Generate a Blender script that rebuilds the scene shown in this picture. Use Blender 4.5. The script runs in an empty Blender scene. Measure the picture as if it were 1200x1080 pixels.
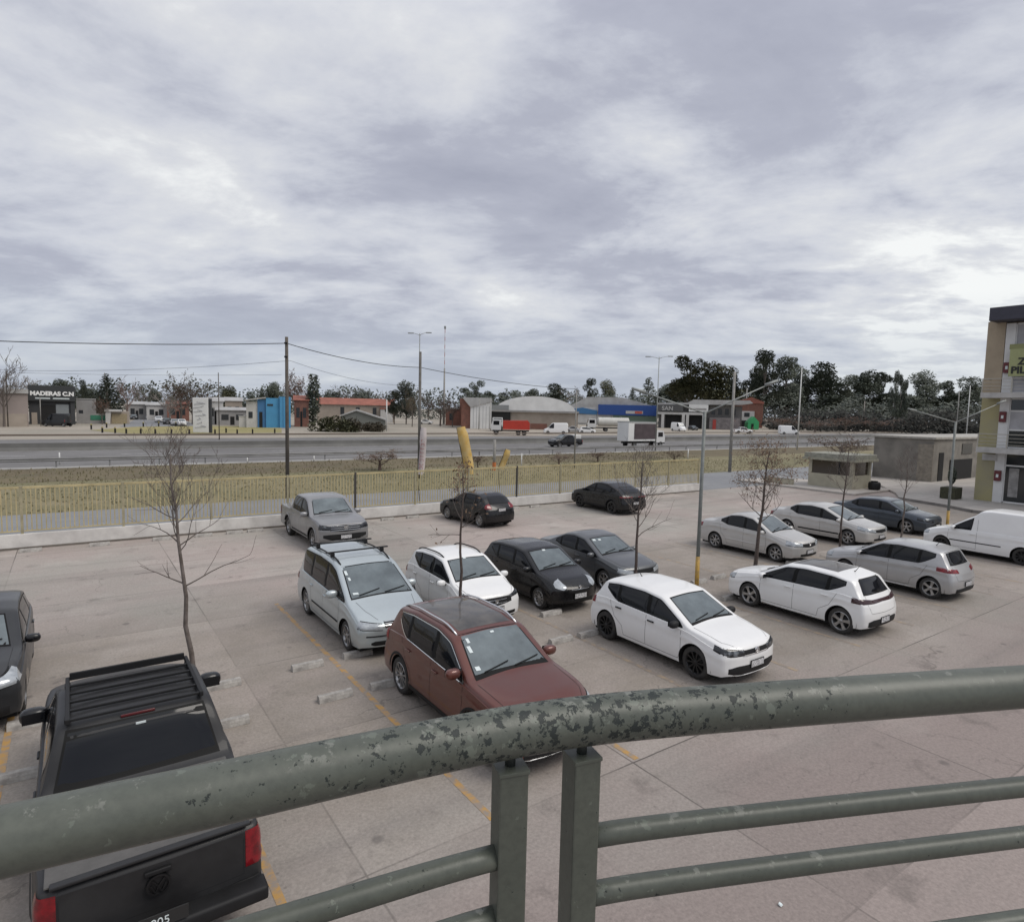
import bpy, bmesh, math, random
import numpy as np
from mathutils import Vector, Matrix
from mathutils.bvhtree import BVHTree

R = math.radians
scene = bpy.context.scene
C = scene.collection
rnd = random.Random(7)

# ------------------------------------------------------------------ camera
F, HZ, ROLL, CH = 740.0, 479.0, .023, 5.3
PITCH = math.atan((540 - HZ) / F)
cam_d = bpy.data.cameras.new('camera'); cam = bpy.data.objects.new('camera', cam_d); C.objects.link(cam)
fw = Vector((0, math.cos(PITCH), -math.sin(PITCH))); up0 = Vector((0, math.sin(PITCH), math.cos(PITCH))); rt0 = Vector((1, 0, 0))
rt = rt0 * math.cos(ROLL) + up0 * math.sin(ROLL)
up = -rt0 * math.sin(ROLL) + up0 * math.cos(ROLL)
cam.matrix_world = Matrix(((rt.x, up.x, -fw.x, 0), (rt.y, up.y, -fw.y, 0), (rt.z, up.z, -fw.z, CH), (0, 0, 0, 1)))
cam_d.sensor_fit = 'HORIZONTAL'; cam_d.sensor_width = 36; cam_d.lens = 36 * F / 1200
cam_d.clip_start = .05; cam_d.clip_end = 3000
scene.camera = cam

# ------------------------------------------------------------------ light
scene.view_settings.view_transform = 'Standard'; scene.view_settings.look = 'None'
scene.view_settings.gamma = 1; scene.view_settings.exposure = 0.19
SUN_EL, SUN_AZ = R(52), R(105)          # azimuth from +Y towards +X
sun_d = bpy.data.lights.new('sun', 'SUN'); sun = bpy.data.objects.new('sun', sun_d); C.objects.link(sun)
sun_d.energy = 1.5; sun_d.angle = R(32); sun_d.color = (1, .94, .86)
sd = Vector((math.sin(SUN_AZ) * math.cos(SUN_EL), math.cos(SUN_AZ) * math.cos(SUN_EL), math.sin(SUN_EL)))
sun.rotation_euler = (-sd).to_track_quat('-Z', 'Y').to_euler(); sun.location = (0, 0, 40)
world = bpy.data.worlds.new('World'); scene.world = world; world.use_nodes = True
nt = world.node_tree; nt.nodes.clear()
def N(t, **k):
    n = nt.nodes.new(t)
    for a, b in k.items(): setattr(n, a, b)
    return n
def LK(a, b): nt.links.new(a, b)
def MA(op, a, b=None, c=None):
    n = N('ShaderNodeMath', operation=op)
    for i, v in enumerate((a, b, c)):
        if v is None: continue
        if isinstance(v, (int, float)): n.inputs[i].default_value = v
        else: LK(v, n.inputs[i])
    return n.outputs[0]
out = N('ShaderNodeOutputWorld'); bg = N('ShaderNodeBackground'); LK(bg.outputs[0], out.inputs[0])
tc = N('ShaderNodeTexCoord'); sx = N('ShaderNodeSeparateXYZ'); LK(tc.outputs['Generated'], sx.inputs[0])
zc = MA('MAXIMUM', sx.outputs[2], 0.0); den = MA('ADD', zc, .18)
cx = MA('DIVIDE', sx.outputs[0], den); cy = MA('DIVIDE', sx.outputs[1], den)
cb = N('ShaderNodeCombineXYZ'); LK(cx, cb.inputs[0]); LK(cy, cb.inputs[1])
def noise(scale, detail, rough, dist, off, sc=(1, 1, 1), rot=0):
    m = N('ShaderNodeMapping'); m.inputs['Location'].default_value = off; m.inputs['Scale'].default_value = sc; m.inputs['Rotation'].default_value = (0, 0, rot)
    LK(cb.outputs[0], m.inputs[0]); n = N('ShaderNodeTexNoise'); LK(m.outputs[0], n.inputs['Vector'])
    n.inputs['Scale'].default_value = scale; n.inputs['Detail'].default_value = detail; n.inputs['Roughness'].default_value = rough; n.inputs['Distortion'].default_value = dist
    return n.outputs['Fac']
n1 = noise(1.25, 10, .60, .3, (6.4, 2.9, 0), (.9, 1.15, 1), R(35))
n2 = noise(.5, 3, .5, .15, (11.2, 4.4, 0), (.9, 1.2, 1), R(30))
n3 = noise(3.2, 7, .6, .25, (5.3, 2.2, 0), (.85, 1.15, 1), R(35))
n4 = noise(8.5, 5, .6, .2, (1.3, 7.2, 0), (.8, 1.1, 1), R(28))
mixn = MA('ADD', MA('ADD', MA('MULTIPLY', n1, .50), MA('MULTIPLY', n2, .26)), MA('ADD', MA('MULTIPLY', n3, .17), MA('MULTIPLY', n4, .07)))
# brighter breaks in the cloud, low on the right and up in the middle
def glow(px, py, sharp, amt):
    u = (px - 600) / F; v = -(py - 540) / F
    d = (fw + rt * u + up * v).normalized()
    dp = N('ShaderNodeVectorMath', operation='DOT_PRODUCT'); LK(tc.outputs['Generated'], dp.inputs[0]); dp.inputs[1].default_value = d
    return MA('MULTIPLY', MA('POWER', MA('MAXIMUM', dp.outputs['Value'], 0.0), sharp), amt)
g = MA('ADD', MA('ADD', glow(1190, 350, 45, .24), glow(765, 175, 260, .13)), MA('ADD', glow(330, 130, 14, .04), glow(60, 60, 40, -.06)))
g = MA('ADD', g, MA('ADD', MA('ADD', glow(560, 330, 60, -.05), glow(1150, 60, 40, -.05)), glow(180, 400, 60, -.05)))
g = MA('MULTIPLY', g, MA('MULTIPLY_ADD', n3, 2.4, -.2))
fac = MA('ADD', MA('MULTIPLY_ADD', mixn, 1.5, -.235), g)
cr = N('ShaderNodeValToRGB'); LK(fac, cr.inputs[0]); e = cr.color_ramp.elements
e[0].position = .28; e[0].color = (.325, .338, .41, 1)
e[1].position = .72; e[1].color = (.84, .85, .84, 1)
for p_, c_ in ((.45, (.41, .424, .495, 1)), (.50, (.49, .507, .57, 1)), (.56, (.575, .59, .64, 1)), (.63, (.65, .66, .685, 1))):
    q = cr.color_ramp.elements.new(p_); q.color = c_
# a faint bluish band towards the horizon
hb = N('ShaderNodeMapRange'); LK(sx.outputs[2], hb.inputs[0]); hb.inputs[1].default_value = 0; hb.inputs[2].default_value = .16; hb.inputs[3].default_value = .7; hb.inputs[4].default_value = 0
mh = N('ShaderNodeMixRGB'); LK(hb.outputs[0], mh.inputs[0]); LK(cr.outputs[0], mh.inputs[1]); mh.inputs[2].default_value = (.40, .455, .54, 1)
sky = N('ShaderNodeTexSky'); sky.sky_type = 'NISHITA'; sky.sun_disc = False; sky.sun_elevation = SUN_EL; sky.sun_rotation = SUN_AZ
sc_ = N('ShaderNodeMixRGB', blend_type='MULTIPLY'); sc_.inputs[0].default_value = 1; LK(sky.outputs[0], sc_.inputs[1]); sc_.inputs[2].default_value = (.1, .1, .1, 1)
mk = N('ShaderNodeMixRGB'); mk.inputs[0].default_value = .93; LK(sc_.outputs[0], mk.inputs[1]); LK(mh.outputs[0], mk.inputs[2])
# overcast skies are about twice as bright overhead as near the horizon
el = N('ShaderNodeMapRange'); LK(sx.outputs[2], el.inputs[0]); el.inputs[1].default_value = .45; el.inputs[2].default_value = 1; el.inputs[3].default_value = 1; el.inputs[4].default_value = 1.4
LK(mk.outputs[0], bg.inputs[0]); LK(el.outputs[0], bg.inputs[1])

# ------------------------------------------------------------------ coordinates
CU, SU = math.cos(R(35)), math.sin(R(35))
def UV(u, v, z=0): return Vector((u * CU - v * SU, u * SU + v * CU, z))       # lot grid -> world
def toUV(x, y): return (x * CU + y * SU, -x * SU + y * CU)
def GP(px, py, z=0):                                                            # point of the ground seen in the photograph
    u = (px - 600) / F; v = -(py - 540) / F
    d = fw + rt * u + up * v
    t = (z - CH) / d.z
    return Vector((d.x * t, d.y * t, z))
def atdepth(px, py, Y):
    u = (px - 600) / F; v = -(py - 540) / F
    d = fw + rt * u + up * v; t = Y / d.y
    return Vector((d.x * t, Y, CH + d.z * t))
LOTA = R(35)

# ------------------------------------------------------------------ helpers
def tag(o, label=None, cat=None, group=None, kind=None):
    if label: o['label'] = label
    if cat: o['category'] = cat
    if group: o['group'] = group
    if kind: o['kind'] = kind
    return o
def empty(name, loc, rz=0, label=None, cat=None, group=None):
    o = bpy.data.objects.new(name, None); C.objects.link(o); o.location = loc; o.rotation_euler = (0, 0, rz); o.empty_display_size = .2
    return tag(o, label, cat, group)
class MB:
    def __init__(s): s.v = []; s.f = []; s.uv = None
    def add(s, vs, fs):
        n = len(s.v); s.v += [tuple(a) for a in vs]; s.f += [tuple(i + n for i in q) for q in fs]; return s
    def box(s, x0, x1, y0, y1, z0, z1, b=0):
        if b:
            b = min(b, (x1 - x0) * .45, (y1 - y0) * .45, (z1 - z0) * .45)
            bm = bmesh.new(); bmesh.ops.create_cube(bm, size=1)
            bmesh.ops.scale(bm, vec=(x1 - x0, y1 - y0, z1 - z0), verts=bm.verts)
            bmesh.ops.bevel(bm, geom=bm.edges[:], offset=b, segments=2, affect='EDGES', profile=.6)
            bm.verts.index_update(); cx, cy, cz = (x0 + x1) / 2, (y0 + y1) / 2, (z0 + z1) / 2
            s.add([(v.co.x + cx, v.co.y + cy, v.co.z + cz) for v in bm.verts], [[v.index for v in f.verts] for f in bm.faces]); bm.free(); return s
        return s.add([(x0, y0, z0), (x1, y0, z0), (x1, y1, z0), (x0, y1, z0), (x0, y0, z1), (x1, y0, z1), (x1, y1, z1), (x0, y1, z1)],
                     [(0, 3, 2, 1), (4, 5, 6, 7), (0, 1, 5, 4), (1, 2, 6, 5), (2, 3, 7, 6), (3, 0, 4, 7)])
    def tube(s, p, r, n=8, caps=True):                   # p: points, r: radius or list
        p = [Vector(a) for a in p]; m = len(p)
        if not isinstance(r, (list, tuple)): r = [r] * m
        t0 = (p[1] - p[0]).normalized(); a = t0.orthogonal().normalized(); vs = []; fs = []
        for i in range(m):
            t = (p[min(i + 1, m - 1)] - p[max(i - 1, 0)]).normalized()
            a = (a - t * a.dot(t)); a = a.normalized() if a.length > 1e-6 else t.orthogonal().normalized(); b = t.cross(a)
            for k in range(n):
                q = 2 * math.pi * k / n; vs.append(p[i] + (a * math.cos(q) + b * math.sin(q)) * r[i])
        for i in range(m - 1):
            for k in range(n):
                fs.append((i * n + k, i * n + (k + 1) % n, (i + 1) * n + (k + 1) % n, (i + 1) * n + k))
        if caps: fs += [tuple(range(n))[::-1], tuple((m - 1) * n + k for k in range(n))]
        return s.add(vs, fs)
    def cyl(s, x, y, z0, z1, r, n=16, r1=None): return s.tube([(x, y, z0), (x, y, z1)], [r, r if r1 is None else r1], n)
    def lathe(s, prof, n=28, axis='y', c=(0, 0, 0)):      # prof: (radius, axial)
        vs = []; fs = []; m = len(prof)
        for k in range(n):
            q = 2 * math.pi * k / n
            for r_, a_ in prof:
                x, z = r_ * math.cos(q), r_ * math.sin(q)
                vs.append((c[0] + x, c[1] + a_, c[2] + z) if axis == 'y' else (c[0] + x, c[1] + z, c[2] + a_))
        for k in range(n):
            for i in range(m - 1):
                fs.append((k * m + i, ((k + 1) % n) * m + i, ((k + 1) % n) * m + i + 1, k * m + i + 1))
        return s.add(vs, fs)
    def prism(s, poly, y0, y1, axis='y'):                 # poly in (x,z) extruded along y, or (x,y) along z
        n = len(poly)
        if axis == 'y': vs = [(a, y0, b) for a, b in poly] + [(a, y1, b) for a, b in poly]
        elif axis == 'x': vs = [(y0, a, b) for a, b in poly] + [(y1, a, b) for a, b in poly]
        else: vs = [(a, b, y0) for a, b in poly] + [(a, b, y1) for a, b in poly]
        fs = [tuple(range(n)), tuple(range(n, 2 * n))[::-1]] + [(i, i + n, (i + 1) % n + n, (i + 1) % n) for i in range(n)]
        return s.add(vs, fs)
    def build(s, name, m, parent=None, smooth=False, loc=None, rz=None, fix=True):
        me = bpy.data.meshes.new(name); me.from_pydata(s.v, [], s.f); me.validate()
        if fix:
            bm = bmesh.new(); bm.from_mesh(me); bmesh.ops.recalc_face_normals(bm, faces=bm.faces); bm.to_mesh(me); bm.free()
        if smooth is True: me.shade_smooth()
        elif smooth:
            me.shade_smooth(); me.set_sharp_from_angle(angle=R(smooth))
        o = bpy.data.objects.new(name, me); C.objects.link(o); me.materials.append(m)
        if parent: o.parent = parent
        if loc is not None: o.location = loc
        if rz is not None: o.rotation_euler = (0, 0, rz)
        return o
def copy_tree(o, parent=None):
    c = o.copy(); C.objects.link(c)
    if parent: c.parent = parent
    for ch in list(o.children): copy_tree(ch, c)
    return c

# ------------------------------------------------------------------ materials
MATS = {}
def mat(name, col, rough=.6, metal=0, coat=0, spec=.5, var=0, vscale=4, col2=None, bump=0, bscale=30, vdetail=6, contrast=(.35, .65), obj=True, rvar=0):
    if name in MATS: return MATS[name]
    m = bpy.data.materials.new(name); m.use_nodes = True; t = m.node_tree; b = t.nodes['Principled BSDF']
    b.inputs['Base Color'].default_value = (*col, 1); b.inputs['Roughness'].default_value = rough; b.inputs['Metallic'].default_value = metal
    b.inputs['Coat Weight'].default_value = coat; b.inputs['Coat Roughness'].default_value = .06; b.inputs['Specular IOR Level'].default_value = spec
    tcn = t.nodes.new('ShaderNodeTexCoord'); src = tcn.outputs['Object']
    if not obj:
        ge = t.nodes.new('ShaderNodeNewGeometry'); src = ge.outputs['Position']
    if var or col2:
        n = t.nodes.new('ShaderNodeTexNoise'); n.inputs['Scale'].default_value = vscale; n.inputs['Detail'].default_value = vdetail; n.inputs['Roughness'].default_value = .6
        t.links.new(src, n.inputs['Vector'])
        mr = t.nodes.new('ShaderNodeMapRange'); mr.inputs[1].default_value = contrast[0]; mr.inputs[2].default_value = contrast[1]; t.links.new(n.outputs['Fac'], mr.inputs[0])
        mx = t.nodes.new('ShaderNodeMixRGB'); t.links.new(mr.outputs[0], mx.inputs[0])
        c2 = col2 or tuple(c * (1 - var) for c in col)
        mx.inputs[1].default_value = (*c2, 1); mx.inputs[2].default_value = (*col, 1); t.links.new(mx.outputs[0], b.inputs['Base Color'])
        if rvar:
            r2 = t.nodes.new('ShaderNodeMapRange'); t.links.new(n.outputs['Fac'], r2.inputs[0]); r2.inputs[1].default_value = .3; r2.inputs[2].default_value = .7
            r2.inputs[3].default_value = rough + rvar; r2.inputs[4].default_value = rough; t.links.new(r2.outputs[0], b.inputs['Roughness'])
    if bump:
        n2 = t.nodes.new('ShaderNodeTexNoise'); n2.inputs['Scale'].default_value = bscale; n2.inputs['Detail'].default_value = 5; t.links.new(src, n2.inputs['Vector'])
        bp = t.nodes.new('ShaderNodeBump'); bp.inputs['Strength'].default_value = bump; bp.inputs['Distance'].default_value = .02
        t.links.new(n2.outputs['Fac'], bp.inputs['Height']); t.links.new(bp.outputs[0], b.inputs['Normal'])
    MATS[name] = m; return m
def paint(name, col, metal=.0, rough=.32, dust=.12, coat=.5):
    return mat('paint_' + name, col, rough, metal, spec=.35, coat=coat, col2=tuple(c * (1 - dust) + .10 * dust for c in col), vscale=2.2, contrast=(.3, .7), rvar=.12)
M_glass = mat('tinted_glass', (.008, .009, .011), .05, 0, spec=.35)
M_screen = mat('windscreen_glass_sky_tint', (.15, .18, .19), .06, 0, spec=.8, col2=(.08, .098, .105), vscale=1.6, rvar=.12)  # pale base colour stands in for sky reflected in the opaque glass
M_trim = mat('black_plastic', (.014, .014, .015), .6, var=.3, spec=.3)
M_seal = mat('rubber_seal', (.006, .006, .006), .6, spec=.2)
M_gap = mat('panel_shadow_gap', (.012, .012, .013), .8)
M_tyre = mat('tyre_rubber', (.022, .021, .021), .85, col2=(.045, .042, .038), vscale=6)
M_rimS = mat('silver_alloy', (.5, .5, .5), .35, .85, var=.4, vscale=8)
M_rimB = mat('black_alloy', (.02, .02, .021), .35, .3)
M_hub = mat('brake_dark', (.02, .019, .018), .7)
M_chrome = mat('chrome', (.72, .72, .72), .18, 1)
M_under = mat('underbody', (.008, .008, .008), .9)
M_lamp = mat('headlight_lens', (.50, .53, .55), .1, .25, spec=.8, col2=(.27, .29, .31), vscale=7, contrast=(.3, .7))
M_lampD = mat('dark_headlight', (.22, .24, .26), .08, .1, spec=.7, col2=(.02, .022, .026), vscale=6, contrast=(.52, .72))
M_tail = mat('red_lens', (.24, .006, .012), .12, spec=.7, col2=(.09, .003, .006), vscale=9)
M_tailD = mat('dark_red_lens', (.035, .01, .012), .12, spec=.7)
M_plate = mat('plate_white', (.6, .6, .6), .5, col2=(.25, .25, .27), vscale=34, contrast=(.45, .5), vdetail=1)
M_plateframe = mat('plate_frame', (.02, .02, .02), .5)
M_paper = mat('sticker_paper', (.62, .68, .68), .6)
M_orange = mat('amber_lens', (.5, .17, .02), .2)
# ------------------------------------------------------------------ cars
def interp_smooth(kn, sm):
    xs = np.linspace(kn[0][0] - .4, kn[-1][0] + .4, 1600); k = np.array(kn)
    z = np.interp(xs, k[:, 0], k[:, 1])
    # keep slopes at the ends
    dx = xs[1] - xs[0]; w = max(1, int(sm / dx)); g = np.exp(-.5 * (np.arange(-3 * w, 3 * w + 1) / w) ** 2); g /= g.sum()
    z = np.convolve(np.pad(z, 3 * w, mode='edge'), g, mode='valid')
    return lambda x: float(np.interp(x, xs, z))
def make_rim(style, r, m):
    mb = MB(); w = .09
    mb.lathe([(r, .10), (r + .008, .095), (r - .006, .085), (r - .02, .05), (r - .025, -.08)], 28)
    ns = {'five': 5, 'ten': 10, 'seven': 7, 'six': 6, 'cover': 9}.get(style, 5)
    for k in range(ns):
        a = 2 * math.pi * k / ns; hw = .17 / ns if style != 'five' else .038
        pr = ((.03, hw * .9), (r * .55, hw * .75), (r - .008, hw * 1.35))
        ca, sa = math.cos(a), math.sin(a); vs = []
        for rr, h in pr:
            yy = .072 + .012 * (rr / r)
            for s_, dy in ((-1, 0), (1, 0), (1, -.03), (-1, -.03)):
                vs.append((rr * ca - s_ * h * sa, yy + dy, rr * sa + s_ * h * ca))
        fs = []
        for i in range(2):
            for j in range(4): fs.append((i * 4 + j, i * 4 + (j + 1) % 4, i * 4 + 4 + (j + 1) % 4, i * 4 + 4 + j))
        mb.add(vs, fs)
    mb.lathe([(0, .088), (.028, .088), (.045, .078), (.05, .04)], 14)
    return mb
def make_wheel(Rw, width, style, rimmat, parent, x, y, side):
    rr = Rw * .68
    h = width / 2
    w = MB().lathe([(0, .02), (rr * .62, .02), (rr * .62, -.03), (rr - .01, -.04)], 20).build('wheel', M_hub, parent, True)
    MB().lathe([(rr - .004, h - .012), (rr + .02, h - .002), (Rw - .045, h), (Rw - .018, h - .012), (Rw - .004, h - .04), (Rw, 0), (Rw - .004, -h + .04), (Rw - .02, -h + .01), (rr + .02, -h), (rr - .01, -h + .02)], 36).build('tyre', M_tyre, w, True)
    make_rim(style, rr, rimmat).build('rim', rimmat, w, 35)
    w.location = (x, y, Rw); w.rotation_euler = (0, rnd.uniform(0, 1), 0 if side > 0 else math.pi)
    return w

def make_car(label, cat, group, u, v, hd, s, name='parked_car', loc=None):
    L, W, H = s['L'], s['W'], s['H']; Rw = s.get('Rw', .31); wb = s['wb']; fo = s['fo']; sill = s.get('sill', .22)
    pm = s['paint']; xf = L / 2 - fo; xr = xf - wb; Ra = Rw + s.get('gap', .055)
    if loc is None: loc = UV(u, v)
    root = empty(name, loc, hd, label, cat, group)
    top = interp_smooth([(L / 2 - d, z) for d, z in s['top'][::-1]], s.get('sm', .045))
    belt0 = interp_smooth([(L / 2 - d, z) for d, z in s['belt'][::-1]], .06)
    nose = s.get('nose', [(.15, .06), (.35, 0), (.6, 0), (.75, .035), (.95, .10), (1.3, .2)])
    tail = s.get('tail', [(.15, .08), (.35, .01), (.5, 0), (.65, .02), (1.0, .04), (1.6, .06)])
    pf, pr_ = s.get('planf', .21), s.get('planr', .13); tum = s.get('tum', .28); rch = s.get('rch', .09)
    def belt(x): return min(belt0(x), top(x) - .035)
    def hwf(x):
        a = abs(x) / (L / 2)
        return W / 2 * (1 - .055 * max(0, (a - .45) / .55) ** 2)
    res = s.get('res', 1.0)
    xs = list(np.linspace(-L / 2 + .05, L / 2 - .05, int(64 * res)))
    arch = {}
    for xc in (xf, xr):
        xs = [x for x in xs if abs(abs(x - xc) - Ra) > .012 and abs(x - xc) > Ra or abs(x - xc) < Ra - .02]
        xs = [x for x in xs if abs(x - xc) > Ra]
        xs += [xc - Ra - .004, xc + Ra + .004] + [xc + Ra * math.cos(R(t)) for t in np.linspace(0, 180, int(16 * res) + 1)]
    xs += [-L / 2 + .02, -L / 2 + .005, -L / 2, L / 2 - .02, L / 2 - .005, L / 2]
    xs = sorted(xs)
    def zs(x):
        for xc in (xf, xr):
            if abs(x - xc) <= Ra + .001:
                return max(sill, Rw + math.sqrt(max(0, Ra * Ra - (x - xc) ** 2)))
        return sill + .03 * max(0, (abs(x) - L / 2 + .35) / .35)
    nA, nB, nC = int(13 * res), max(4, int(6 * res)), max(5, int(9 * res)); cz = s.get('crease', .13)
    def ring(x):
        e = L / 2 - abs(x); sh = 0 if e > .045 else (.045 - e) / .045
        sh = sh ** 2 * .045
        zt, zb, z0, hw = top(x) - sh * .8, belt(x) - sh * .8, zs(x) + sh * .4, hwf(x) - sh
        zm = .5; P = []
        def sy(z):
            if z > zm: y = hw * (1 - .04 * ((z - zm) / max(.1, zb - zm)) ** 2)
            else: y = hw * (1 - .055 * ((zm - z) / .32) ** 2)
            y += .010 * math.exp(-((z - (belt0(x) - cz)) / .035) ** 2) - .006 * math.exp(-((z - (belt0(x) - cz - .1)) / .05) ** 2)
            return y
        for i in range(nA):
            z = z0 + (zb - z0) * (i / (nA - 1)) ** .9; P.append((sy(z), z))
        dz = zt - zb; g = min(1, dz / .2); ch = min(rch, dz * .62)
        yb = P[-1][0] - .022 * g; z1 = zt - ch; hB = z1 - zb - .006
        yr = yb - tum * max(0, hB) * (1 - .0) - .01 * g
        for i in range(nB):
            t = i / nB; P.append((yb + (yr - yb) * t ** 1.18, zb + .006 + hB * t))
        n_ = 2 / s.get('sq', 3.0)
        for i in range(nC + 1):
            f = math.pi / 2 * i / nC
            P.append((yr * max(0, math.cos(f)) ** n_ if i < nC else 0, z1 + ch * math.sin(f) ** n_))
        return P
    def kinterp(k, z): return float(np.interp(z, [a for a, b in k], [b for a, b in k]))
    def warp(x, y, z):
        e = .95
        if x > 0:
            q = max(0, (x - (L / 2 - e)) / e); a = min(1, abs(y) / (W / 2))
            return x - q ** 1.5 * (pf * a ** 2.8 + kinterp(nose, z))
        q = max(0, (-x - (L / 2 - e)) / e); a = min(1, abs(y) / (W / 2))
        return x + q ** 1.3 * (pr_ * a ** 3 + kinterp(tail, z))
    rings = [ring(x) for x in xs]; m = len(rings[0]); vs = []; fs = []
    for x, rg in zip(xs, rings):
        full = rg + [(-y, z) for y, z in rg[:-1][::-1]]
        vs += [(warp(x, y, z), y, z) for y, z in full]
    n = 2 * m - 1
    for i in range(len(xs) - 1):
        for j in range(n - 1): fs.append((i * n + j, i * n + j + 1, (i + 1) * n + j + 1, (i + 1) * n + j))
    K = 12
    for end, xi in ((0, 0), (len(xs) - 1, len(xs) - 1)):
        rg = rings[xi]; base = []
        for j in range(m):
            row = [end * n + j]
            y, z = rg[j]
            if j < m - 1:
                for k in range(1, K):
                    yy = y * math.cos(math.pi * k / K) if False else y * (1 - 2 * k / K)
                    vs.append((warp(xs[xi], yy, z), yy, z)); row.append(len(vs) - 1)
                row.append(end * n + (n - 1 - j))
            base.append(row)
        for j in range(m - 2):
            for k in range(K): fs.append((base[j][k], base[j][k + 1], base[j + 1][k + 1], base[j + 1][k]))
        for k in range(K): fs.append((base[m - 2][k], base[m - 2][k + 1], base[m - 1][0]))
    mb = MB(); mb.v = vs; mb.f = fs
    body = mb.build('body', pm, root, 48)
    bvh = BVHTree.FromPolygons([Vector(a) for a in vs], fs)
    # underbody and wheel arches
    ub = MB(); ub.box(-L / 2 + .25, L / 2 - .3, -W / 2 * .86, W / 2 * .86, sill - .07, sill + .02)
    for xc in (xf, xr):
        for sg in (1, -1):
            P = []; Q = []
            for t in np.linspace(-12, 192, 18):
                a, b = xc + (Ra + .004) * math.cos(R(t)), Rw + (Ra + .004) * math.sin(R(t)); P.append((a, sg * W * .478, b)); Q.append((a, sg * W * .28, b))
            k = len(P); ub.add(P + Q, [(i, i + 1, k + i + 1, k + i) for i in range(k - 1)] + [tuple(range(k, 2 * k))])
    ub.build('underbody', M_under, root, fix=False)
    for xc in (xf, xr):
        for sg in (1, -1):
            make_wheel(Rw, s.get('tw', .2), s.get('rim', 'five'), s.get('rimmat', M_rimS), root, xc, sg * (W / 2 - s.get('tw', .2) / 2 - .035), sg)
    # ---- patches lying on the body
    def ray(p, d):
        h = bvh.ray_cast(Vector(p), Vector(d))
        return h if h[0] is not None else None
    def surf(p, d=None):
        if d is not None:
            h = ray(Vector(p) - Vector(d) * 4, d)
            if h: return h[0], (h[1] if h[1].dot(Vector(d)) < 0 else -h[1])
        h = bvh.find_nearest(Vector(p)); c = Vector((0, 0, .6)); c.x = max(-L / 2 + .6, min(L / 2 - .6, h[0].x))
        return h[0], (h[1] if h[1].dot(h[0] - c) > 0 else -h[1])
    def strip(name, A, B, m_, d=None, off=.005, rows=5, parent=body, n_=None):
        n_ = n_ or len(A)
        def rs(P):
            P = np.array(P, float); sl = np.concatenate([[0], np.cumsum(np.linalg.norm(np.diff(P, axis=0), axis=1))]); t = np.linspace(0, sl[-1], n_)
            return np.stack([np.interp(t, sl, P[:, k]) for k in range(3)], 1)
        if n_ != len(A) or n_ != len(B): A, B = rs(A), rs(B)
        A, B = np.array(A, float), np.array(B, float); vv = []
        for i in range(n_):
            for r_ in range(rows):
                p = A[i] * (1 - r_ / (rows - 1)) + B[i] * r_ / (rows - 1)
                h, nn = surf(p, d[i] if isinstance(d, list) else d); o_ = off if 0 < r_ < rows - 1 and 0 < i < n_ - 1 else off * .35
                vv.append(h + nn * o_)
        ff = [(i * rows + r_, i * rows + r_ + 1, (i + 1) * rows + r_ + 1, (i + 1) * rows + r_) for i in range(n_ - 1) for r_ in range(rows - 1)]
        q = MB(); q.v = [tuple(a) for a in vv]; q.f = ff
        return q.build(name, m_, parent, True, fix=False)
    def ribbon(mb_, pts, d, w=.007, off=.0025, step=.07):
        P = []
        for a, b in zip(pts[:-1], pts[1:]):
            a, b = Vector(a), Vector(b); k = max(1, int((b - a).length / step)); P += [a.lerp(b, i / k) for i in range(k)]
        P.append(Vector(pts[-1])); H_ = [surf(p, d) for p in P]; vv = []
        for i, (h, nn) in enumerate(H_):
            t = (H_[min(i + 1, len(H_) - 1)][0] - H_[max(0, i - 1)][0]); t = t.normalized() if t.length > 1e-6 else Vector((1, 0, 0)); sd_ = t.cross(nn).normalized()
            vv += [h + nn * off + sd_ * w / 2, h + nn * off - sd_ * w / 2]
        mb_.add(vv, [(2 * i, 2 * i + 1, 2 * i + 3, 2 * i + 2) for i in range(len(P) - 1)])
    X = lambda d: L / 2 - d
    def topside(x): return top(x) - min(rch, (top(x) - belt(x)) * .62)
    # side windows
    if s.get('dlo'):
        d0, d1, rt_ = s['dlo'][:3]; splits = s.get('pillars', []); lift = s.get('winlift', .035)
        ds = np.linspace(d0, d1, 40); samples = []
        for d in ds:
            x = X(d); lo = belt(x) + lift; hi = topside(x) - s.get('wintop', .02)
            if d > d1 - rt_: lo = lo + (hi - lo) * ((d - d1 + rt_) / rt_) ** s.get('kick', 1.5) * .92
            if s.get('tailcut') and d > d1 - s['tailcut']:
                hi = hi - (hi - lo) * ((d - d1 + s['tailcut']) / s['tailcut']) ** 2.2 * .75
            if hi - lo > .03: samples.append((x, lo, hi))
        for sg in (1, -1):
            dv = (0, -sg, 0)
            A = [(x, sg * W / 2, lo - .022) for x, lo, hi in samples]; B = [(x, sg * W / 2, hi + .018) for x, lo, hi in samples]
            A[0] = (A[0][0] + .04, A[0][1], A[0][2] + .01); B[0] = (B[0][0] + .04, B[0][1], A[0][2] + .02)
            if s.get('surround'):
                rbm = MB(); ribbon(rbm, [(a[0], a[1], a[2] - .008) for a in A], dv, .022, .009); ribbon(rbm, [(b[0], b[1], b[2] - .012) for b in B], dv, .016, .009); rbm.build('chrome_surround', s['surround'], body, fix=False)
            strip('window_surround', A, B, M_seal, dv, .0055, 5)
            cuts = [samples[0][0] + .001] + [X(d) for d in splits] + [samples[-1][0] - .001]
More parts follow.
